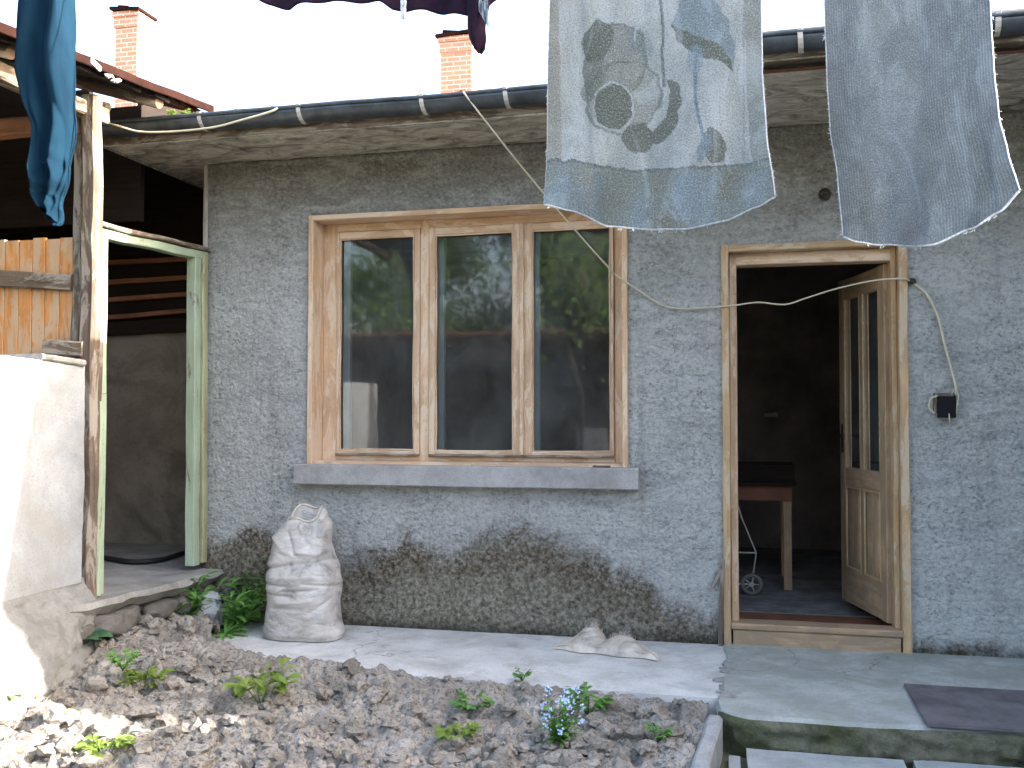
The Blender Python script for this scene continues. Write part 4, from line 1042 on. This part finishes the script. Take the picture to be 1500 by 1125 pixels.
def paint(x, y, u, v):
    wob = 5*noise.noise(Vector((x*.06, y*.06, 0))); X = x+wob; Y = y+4*noise.noise(Vector((x*.07, y*.07, 4)))
    c = Vector(LIGHT)
    # side border
    yb = 222+18*math.sin((u-.1)*3.0)+10*u
    if x < 812+(y*.02) : c = c.lerp(Vector(TAN), .75)
    if u > .93: c = c.lerp(Vector(BD), .6)
    if Y > yb+8:
        n_ = noise.noise(Vector((x*.018, y*.012, 2))); c = Vector(BD).lerp(Vector((.30, .34, .34)), .5+n_)
        if n_ > .15: c = c.lerp(Vector(BL), .5)
        if n_ < -.25: c = c.lerp(Vector((.26, .245, .20)), .8)
    elif Y > yb+4: c = Vector((.16, .18, .18))
    def put(col, k): 
        nonlocal c; c = c.lerp(Vector(col), k)
    if Y < yb:
        if ell(X, Y, 898, 88, 48, 58, .3) < 1: put(GR1, .75)
        if ell(X, Y, 912, 140, 58, 52, -.2) < 1: put((.30, .31, .28), .65)
        if ell(X, Y, 872, 52, 24, 30, .2) < 1: put(OL, .85)
        if ell(X, Y, 868, 110, 16, 34, .5) < 1: put(OL, .5)
        e = ell(X, Y, 897, 153, 29, 34, -.3)
        if e < 1: put(OL, .95)
        elif e < 1.22: put((.55, .60, .64), .8)
        if ell(X, Y, 955, 112, 24, 40, .4) < 1 and ell(X, Y, 943, 100, 20, 34, .4) > 1: put(LIGHT, .7)
        e = ell(X, Y, 935, 200, 24, 20, .3)
        if e < 1: put(OL, .85)
        if ell(X, Y, 975, 165, 22, 48, .25) < 1 and ell(X, Y, 960, 150, 20, 44, .25) > 1: put(OL, .9)
        if ell(X, Y, 938, 60, 30, 14, .9) < 1: put(TEAL, .35)
        for (cx, cy, rx, ry, an) in ((898, 88, 48, 58, .3), (912, 140, 58, 52, -.2), (872, 52, 24, 30, .2), (935, 200, 24, 20, .3)):
            if abs(ell(X, Y, cx, cy, rx, ry, an)-1) < .07: put((.12, .13, .11), .55)
        if ell(X, Y, 945, 40, 26, 12, 2.2) < 1 and ell(X, Y, 945, 47, 24, 10, 2.2) > 1: put((.60, .63, .65), .8)
        # stem from the top
        sx = 968+4*math.sin(y*.03)+(0 if y < 80 else (y-80)*.18)
        if abs(x-sx) < 2.2 and y < 130: put((.12, .14, .15), .85)
        if pip(X, Y, leaf): put(TEAL, .70)
        if pip(X, Y, leafd): put(OL, .9)
        sx = 1022-2*math.sin((y-70)*.02)+max(0, y-150)*.18
        if abs(x-sx) < 2.4 and 75 < y < 210: put(TEAL, .95)
        if ell(x, y, 1020, 95, 12, 22) < 1: put(BL, .6)
        if ell(X, Y, 1047, 222, 15, 26, -.2) < 1: put(OL, .9)
        if ell(X, Y, 1034, 225, 10, 22, .3) < 1: put(TEAL, .7)
        if abs(x-1090) < 1.6: put((.25, .29, .31), .5)
    elif pip(x, y, [(992, 262), (1055, 262), (1048, 300), (1010, 330), (985, 325)]): put(BL, .55)
    return tuple(max(0, q) for q in c)
def fold1(u, v):
    b = sm(.35, 1, v); return -.16*(u-.5)+.012*math.sin(u*5.0+1.2)+.020*b*math.sin(u*12+v*3)+.024*math.exp(-((u-.13-.12*v)/.04)**2)-.03*b*(max(0, u-.5)*2)**2+.02*b*(max(0, .5-u)*2)**2+.022*sm(.68, 1, v)*math.sin(u*15+v*9+1)+.004*fbm((u*5, v*7, 0))
towel('towel', 'grey towel with faded olive fruit and leaf print hanging above the window', M['towelprint'],
      [(-170, 806), (0, 798), (120, 794), (290, 789)], [(-170, 1110), (0, 1114), (120, 1116), (210, 1122), (300, 1134)],
      [(0, 290), (.12, 303), (.30, 325), (.5, 337), (.62, 338), (.8, 328), (.93, 311), (1, 298)], fold1, '', paint)
def fold2(u, v):
    b = sm(.3, 1, v); return -.15*(u-.5)+.010*math.sin(u*4+.5)+.03*b*(1-sm(0, .22, u))+.022*b*math.sin(u*10+1+v)-.02*b*sm(.80, 1, u)-.018*b*math.exp(-((u-.86)/.03)**2)+.018*sm(.62, 1, v)*math.sin(u*17+v*6)+.005*fbm((u*5, v*7, 3))
towel('towel', 'plain grey blue ribbed towel hanging above the door', M['towelblue'],
      [(-170, 1208), (0, 1211), (100, 1215), (170, 1220), (250, 1232), (335, 1240)], [(-170, 1438), (0, 1440), (120, 1444), (180, 1450), (240, 1462), (300, 1478)],
      [(0, 336), (.1, 345), (.22, 356), (.35, 359), (.55, 355), (.75, 338), (.9, 318), (1, 293)], fold2, '')
# teal trouser leg: a flattened tube with creases and an open hem
def leg(u, v):
    L_ = [(0, -150), (.2, -40), (.4, 60), (.62, 170), (.80, 240), (.92, 290), (1, 318)]
    y = interp(L_, v); a = u*2*math.pi
    xl = interp([(-150, 30), (0, 29), (60, 27), (110, 25), (150, 34), (190, 49), (235, 50), (265, 55), (300, 54), (335, 70)], y)
    xr_ = interp([(-150, 106), (0, 103), (60, 105), (110, 107), (170, 106), (230, 100), (265, 98), (290, 88), (318, 84), (335, 80)], y)
    c_, s_ = math.cos(a), math.sin(a); x = (xl+xr_)/2+(xr_-xl)/2*c_
    yy = y+(14*math.sin(a+2.2) if v > .85 else 0)*(v-.85)/.15
    p = on_y(x, yy, LY); zt = line_z(p.x)
    if y < 0: zc = on_y(x, 0, LY).z; p.z = zc+(zt-zc)*(-y/150)
    w_ = (xr_-xl)*.0027/2
    d = -s_*w_*(.75)+.022*math.sin(c_*5.5+v*2.2)*(1 if s_ > 0 else .4)+.026*ridged(Vector((c_*2.2, v*3.2, s_)))*(s_ > -.2)
    d -= .02*sm(.7, .85, v)*ridged(Vector((c_*2, v*16, 2)))
    return p+Vector((0, d, 0))
bm = B(); grid(bm, 110, 170, leg, (.5, 1.0), True, True); o = obj('trousers', bm, M['jersey'], None, True); sd = o.modifiers.new('t', 'SOLIDIFY'); sd.thickness = .0025
tag(o, 'teal blue trouser leg hanging twisted at the top left', 'trousers')
# dark garment near the top edge
hem_ = [(0, -8), (.08, 6), (.17, 14), (.25, 8), (.34, 2), (.45, 1), (.53, 6), (.58, 17), (.63, 19), (.70, 14), (.78, 18), (.87, 26), (.93, 20), (1, 0)]
def garf(u, v):
    x = 362+372*u; yb = interp(hem_, u); y = -110+(yb+110)*v; p = on_y(x, y, LY); zt = line_z(p.x); zc = on_y(x, -60, LY).z
    if y < -60: p.z = zc+(zt-zc)*((-60-y)/50)
    return p+Vector((0, .02*math.sin(u*19)+.012*math.sin(u*41+2)*v, 0))
bm = B(); grid(bm, 150, 30, garf, (1.2, .4)); o = empty('shirt', on_y(540, -40, LY), 'dark plum shirt hung along the line with one cuff dangling', 'shirt')
b_ = obj('body', bm, M['darkcloth'], o, True); sd = b_.modifiers.new('t', 'SOLIDIFY'); sd.thickness = .004
def slv(u, v):
    a = u*6.2832; y = -60+v*138; hw = interp([(-60, 18), (0, 17), (30, 14), (55, 13), (70, 9), (78, 3)], y); cx = interp([(-60, 700), (0, 701), (40, 698), (78, 703)], y)
    p = on_y(cx+hw*math.cos(a), y, LY-.03); return p+Vector((0, hw*.0022*math.sin(a)+.006*math.sin(a*3+v*5), 0))
bm = B(); grid(bm, 40, 40, slv, (.2, .4), True, True); s1_ = obj('sleeve', bm, M['darkcloth'], o, True)
def cuf(u, v): x = 692+22*u+4*v; y = -20+66*v*(.4+.6*u); p = on_y(x, y, LY-.065); return p+Vector((0, .006*math.sin(u*12), 0))
bm = B(); grid(bm, 16, 20, cuf); obj('sleeve_lining', bm, M['stripecloth'], o, True)
# peg
def peg(px_, py, yoff, label, h=.05):
    q = on_y(px_, py, LY+yoff); o = empty('clothes_peg', q, label, 'clothes peg', 'white clothes pegs on the washing')
    for s_ in (-1, 1):
        bm = B(); bar(bm, q+Vector((s_*.006, 0, .03)), q+Vector((s_*.004, 0, -.035)), .009, .012, (0, 1, 0), .002); obj('jaw', bm, M['hem'], o)
    bm = B(); tube(bm, [q+Vector((-.012, 0, .005)), q+Vector((.012, 0, .005))], .004, 8); obj('spring', bm, M['iron'], o)
peg(591, 13, -.045, 'small white peg hanging on the hem of the dark shirt')

# ================================================================== PLANTS
def leafstrip(bm, base, az_, L, W, rise, droop, teeth=0, n=8, twist=0):
    d = Vector((math.cos(az_), math.sin(az_), 0)); s_ = Vector((-d.y, d.x, 0)); uv = uvl(bm); prev = None
    for k in range(n+1):
        t = k/n; c = Vector(base)+d*(L*t*math.cos(rise*(1-t*.3)))+Vector((0, 0, L*(math.sin(rise)*t-droop*t*t)))
        w_ = W*(math.sin(math.pi*min(1, .08+t*.92))**.8)*(.55+.75*t if t < .8 else 1.1) + .0006
        if teeth and k % 2: w_ *= .5
        row = [bm.verts.new(c-s_*w_+Vector((0, 0, w_*.35+twist*w_))), bm.verts.new(c), bm.verts.new(c+s_*w_+Vector((0, 0, w_*.35-twist*w_)))]
        if prev:
            for i in (0, 1): bm.faces.new((prev[i], row[i], row[i+1], prev[i+1]))
        prev = row
def plant(pos, kind, size, label, mat, seed, name='weed', group='weeds in the yard'):
    random.seed(seed); pos = Vector(pos)
    o = empty(name, pos, label, name.replace('_', ' ') if name != 'weed' else 'weed', group)
    bm = B(); st = None
    if kind == 'rosette':
        for i in range(int(15)):
            a = i*2.4+random.uniform(-.3, .3); leafstrip(bm, pos, a, size*random.uniform(.7, 1.15), size*.10, random.uniform(.25, 1.2), random.uniform(.2, .6), 1, 14, random.uniform(-.3, .3))
    elif kind == 'broad':
        for i in range(9):
            a = i*2.4+random.uniform(-.3, .3); leafstrip(bm, pos, a, size*random.uniform(.7, 1.1), size*.20, random.uniform(.3, 1.0), random.uniform(.3, .6), 0, 9, random.uniform(-.3, .3))
    elif kind == 'tall':
        st = B()
        for i in range(7):
            a = random.uniform(0, 6.28); tip = pos+Vector((math.cos(a)*size*.45, math.sin(a)*size*.35, size*random.uniform(.6, 1.1))); P = spline([pos, pos.lerp(tip, .5)+Vector((0, 0, size*.1)), tip], 5)
            tube(st, P, .0025, 5)
            for k in range(9):
                p = P[2+k % (len(P)-2)]; leafstrip(bm, p, k*2.4+i, size*random.uniform(.25, .5), size*.055, random.uniform(.2, .9), random.uniform(.2, .5), k % 2, 8, random.uniform(-.4, .4))
    elif kind == 'seedling':
        st = B()
        for i in range(10):
            a = i*2.4+random.uniform(-.2, .2); tip = pos+Vector((math.cos(a)*size*.55, math.sin(a)*size*.55, size*random.uniform(.35, .85))); P = [pos, pos.lerp(tip, .5)+Vector((0, 0, size*.12)), tip]
            tube(st, P, .002, 4)
            for k in range(7):
                p = P[1].lerp(P[2], k/6); leafstrip(bm, p, a+(k % 2*2-1)*(.9 if k < 6 else 0), size*random.uniform(.26, .4), size*.075, random.uniform(.0, .6), .3, 0, 5, random.uniform(-.5, .5))
    elif kind == 'forget':
        st = B()
        for i in range(15):
            fl_ = B()
            a = random.uniform(0, 6.28); h = size*random.uniform(.4, 1.15); tip = pos+Vector((math.cos(a)*size*random.uniform(.1, .42), math.sin(a)*size*.3, h)); P = spline([pos, pos.lerp(tip, .5)+Vector((0, 0, h*.08)), tip], 4); tube(st, P, .0014, 4)
            for k in range(9): leafstrip(bm, P[min(len(P)-1, 1+k % 6)], random.uniform(0, 6.28), size*random.uniform(.16, .3), size*.035, random.uniform(.2, .9), .3, 0, 5)
            for k in range(11):
                c = tip+Vector((random.gauss(0, .008), random.gauss(0, .008), random.gauss(-.010, .011))); r_ = random.uniform(.0035, .0052); tl_ = Vector((random.uniform(-.6, .6), -.9, random.uniform(.2, 1))).normalized(); q_ = tl_.to_track_quat('Z', 'Y')
                cv_ = fl_.verts.new(c); rg = [fl_.verts.new(c+q_ @ Vector((math.cos(j*math.pi/5)*r_*(1.25 if j % 2 == 0 else .6), math.sin(j*math.pi/5)*r_*(1.25 if j % 2 == 0 else .6), .001))) for j in range(10)]
                for j in range(10): fl_.faces.new((cv_, rg[j], rg[(j+1) % 10]))
            obj('flower_head', fl_, M['petal'], o)
    obj('foliage', bm, M[mat], o)
    if st: obj('stem', st, M[mat], o)
    return o
def gz_(x, y): return bed_h(x, y) if y < front_y(x) else 0
def pl(px_, py, kind, size, label, mat, seed, name='weed', z=None, group='weeds in the yard'):
    q = on_z(px_, py, -.03 if z is None else z); zz = gz_(q.x, q.y)-.004 if z is None else z
    q = on_z(px_, py, zz); plant((q.x, q.y, zz+(.008 if z is None else 0)), kind, size*(1.2 if kind == 'seedling' else 1), label, M and mat, seed, name, group)
pl(372, 912, 'tall', .34, 'tall bright weed growing left of the full sack', 'leaf', 1, z=.0)
pl(345, 915, 'broad', .26, 'broad leaved weed at the path edge left of the sack', 'leaf', 2, z=.0)
pl(268, 928, 'tall', .30, 'bushy weed under the middle of the outhouse step', 'leaf', 3)
pl(236, 934, 'rosette', .20, 'low leafy weed on the earth below the outhouse step', 'leaf', 4)
pl(300, 925, 'tall', .22, 'leafy weed at the left tip of the pale path', 'leaf', 41)
pl(330, 930, 'rosette', .20, 'low toothed weed growing over the pale path end', 'leaf', 42, z=0)
pl(318, 918, 'rosette', .26, 'toothed weed in front of the pale upright stone', 'leaf', 21, z=.0)
pl(210, 935, 'rosette', .10, 'small ground weed at the left tip of the path', 'leafblue', 5)
pl(352, 926, 'tall', .26, 'bright weed spilling onto the path just left of the full sack', 'leaf', 43, z=0)
pl(205, 944, 'rosette', .16, 'spreading weed on the earth between the step stones and the path tip', 'leaf', 44)
pl(112, 948, 'broad', .20, 'dark green broad leaved plant beside the lumpy wall footing', 'leafblue', 6)
pl(210, 1018, 'seedling', .13, 'yellow green seedling in the bed below the path tip', 'leafyellow', 7, 'seedling', group='seedlings in the bed')
pl(180, 985, 'seedling', .08, 'faint little seedling nearest the outhouse footing', 'leaf', 8, 'seedling', group='seedlings in the bed')
pl(383, 1040, 'seedling', .17, 'largest seedling, in the bed below the full sack', 'leafyellow', 9, 'seedling', group='seedlings in the bed')
pl(690, 1055, 'seedling', .10, 'dark green seedling up the bed left of the blue flowers', 'leaf', 10, 'seedling', group='seedlings in the bed')
pl(668, 1098, 'seedling', .10, 'pale green seedling nearer the camera left of the blue flowers', 'leafyellow', 11, 'seedling', group='seedlings in the bed')
pl(862, 1052, 'seedling', .11, 'small seedling in the bed right of the blue flowers', 'leaf', 12, 'seedling', group='seedlings in the bed')
pl(765, 1000, 'seedling', .05, 'tiny sprout against the front edge of the path', 'leaf', 13, 'seedling', group='seedlings in the bed')
pl(155, 1122, 'seedling', .12, 'sunlit yellow green seedling in the bright patch at the bottom', 'leafyellow', 14, 'seedling', group='seedlings in the bed')
pl(5, 1045, 'seedling', .14, 'yellowish seedling at the left edge of the bed', 'leafyellow', 15, 'seedling', group='seedlings in the bed')
pl(108, 1062, 'seedling', .06, 'tiny seedling at the top of the sunlit patch', 'leafyellow', 16, 'seedling', group='seedlings in the bed')
pl(965, 1090, 'seedling', .06, 'tiny seedling in the bed close to the kerb', 'leaf', 17, 'seedling', group='seedlings in the bed')
pl(818, 1098, 'forget', .23, 'clump of pale blue forget-me-nots in the bed', 'leaf', 18, 'forget_me_not', group='flowers in the bed')
# yellow weed in the gutter
q = on_y(262, 168, -.6); plant((q.x, -.6, 2.86), 'seedling', .085, 'yellow green weed sprouting from the left end of the gutter', 'leafyellow', 19)
q = on_y(290, 166, -.6); plant((q.x, -.6, 2.86), 'seedling', .05, 'small weed in the gutter beside the larger one', 'leafyellow', 20)
# litter over the soil
bm = B(); random.seed(77)
for i in range(260):
    x = random.uniform(-3.1, -.3); y = random.uniform(-2.9, -1.0)
    if y > front_y(x)-.03: continue
    h = bed_h(x, y)+.012; a = random.uniform(0, 6.28); L2 = random.uniform(.015, .07); d = Vector((math.cos(a)*L2, math.sin(a)*L2, random.uniform(-.004, .012)))
    tube(bm, [Vector((x, y, h)), Vector((x, y, h))+d*.5+Vector((0, 0, .004)), Vector((x, y, h))+d], .0012, 3, False)
o = obj('straw_litter', bm, M['straw']); tag(o, 'bits of straw and roots strewn over the dug bed', None, None, 'stuff')
# dry stalks
bm = B(); random.seed(9)
for i in range(16):
    q = on_z(random.uniform(325, 385), random.uniform(880, 915), .02); d = Vector((random.uniform(-.5, .9), random.uniform(-.7, .2), random.uniform(.05, .6))).normalized()*random.uniform(.08, .2)
    tube(bm, [q, q+d*.5+Vector((0, 0, .02)), q+d], .002, 4, False)
for i in range(10):
    q = on_z(random.uniform(300, 345), random.uniform(850, 880), .12); d = Vector((random.uniform(-.5, .9), random.uniform(-.7, .2), random.uniform(-.5, .3))).normalized()*random.uniform(.06, .14)
    tube(bm, [q, q+d*.5+Vector((0, 0, .02)), q+d], .002, 4, False)
o = obj('dry_stalks', bm, M['straw']); tag(o, 'dry grass stalks tangled at the house corner', None, None, 'stuff')

# ================================================================== BEHIND THE CAMERA (light, shade and reflections)
wg = empty('unseen_shade_wing', (3.2, -4, 0), 'unseen plastered side wing added on the right to shade the yard', 'building')  # added out of view to block the sun and shade the yard
bm = B(); box(bm, 3.27, 3.5, -9, -1.19, -.15, 2.86, .01); box(bm, 3.27, 3.5, -1.189, -.02, -.15, 2.755, .01); box(bm, 3.51, 7.1, -9, -8.8, -.15, 2.86, .01); obj('wall', bm, M['plasterold'], wg)
bm = B(); bar(bm, (5.35, -9.2, 3.12), (5.35, -1.25, 3.12), 4.7, .06, (-.12, 0, 1), .01); obj('roof', bm, M['tiles'], wg)
sh = empty('garden_shed', (-4.5, -9.6, 0), 'low dark timber shed across the yard, seen mirrored in the window', 'shed')
bm = B(); x = -9.0; k = 0
while x < .6:
    box(bm, x, x+.19, -9.0, -8.96, -.15, 2.05+.02*math.sin(k*3), .003, .003, k); x += .2; k += 1
obj('plank_wall', bm, M['darkwood'], sh)
bm = B(); bar(bm, (-9.3, -10, 2.30), (.9, -10, 2.30), 2.4, .05, (0, -.18, 1), .01); obj('roof', bm, M['tiles'], sh)
bm = B(); box(bm, -2.55, -2.1, -8.9, -8.86, -.1, 1.05, .01, .004); o = obj('board', bm, M['whitewash']); tag(o, 'white board leaning on the dark shed, mirrored in the right pane', 'board')
bm = B(); box(bm, -5.9, -5.45, -8.8, -8.5, -.15, .55, .05, .02, 4); o = obj('water_butt', bm, M['slab']); tag(o, 'pale water tank by the shed, mirrored in the left pane', 'water tank')
def tree(x, y, h, cr, n, label, mat, seed, z0=1.6, sz=.11):
    random.seed(seed); o = empty('tree', (x, y, -.15), label, 'tree', 'trees behind the yard')
    bm = B(); P = [(x, y, -.2), (x+.1, y, h*.3), (x-.1, y+.1, h*.6), (x, y, h*.9)]; tube(bm, spline(P, 4), .05+.025*h if cr > 1 else .035, 8, True, .02, .03)
    tips = []
    for i in range(16):
        z = z0+(h*.85-z0)*random.random(); a = random.uniform(0, 6.28); r_ = cr*random.uniform(.5, 1)*(1-.35*abs((z-h*.55)/(h*.5))); e = Vector((x+math.cos(a)*r_, y+math.sin(a)*r_, z+random.uniform(.1, .6))); tube(bm, [Vector((x, y, z*.85)), Vector((x, y, z*.85)).lerp(e, .5)+Vector((0, 0, .1)), e], .05, 5, True, .01); tips.append(e); tips.append(Vector((x, y, z)).lerp(e, .55))
    obj('trunk', bm, M['bark'], o)
    bm = B()
    for i in range(n):
        c = random.choice(tips)+Vector((random.gauss(0, .33), random.gauss(0, .33), random.gauss(0, .26))); q_ = Euler((random.uniform(0, 6), random.uniform(0, 6), random.uniform(0, 6))).to_matrix(); s_ = sz*random.uniform(.6, 1.3)
        bm.faces.new([bm.verts.new(c+q_ @ Vector(p)*s_) for p in ((-.5, 0, 0), (0, -.28, .05), (.6, 0, 0), (0, .28, .05))])
    obj('crown', bm, M[mat], o)
tree(-6.0, -11.2, 5.0, 1.7, 12000, 'light green tree behind the shed, mirrored in the left pane', 'treeleaf', 31, 2.0)
tree(-3.4, -11.3, 6.2, 1.9, 11000, 'dark tree behind the shed, mirrored in the middle pane', 'treedark', 32, 1.8)
tree(-1.4, -10.9, 6.5, 1.9, 11000, 'tall dark tree behind the shed, mirrored in the right pane', 'treedark', 33, 1.5)
tree(-2.3, -7.2, 3.9, .55, 900, 'young bright green tree in front of the shed, mirrored high in the right pane', 'treeleaf', 34, 2.3, .09)
tree(-9.5, -12, 6.0, 1.8, 4000, 'dark tree far left behind the shed', 'treedark', 35, 1.6)
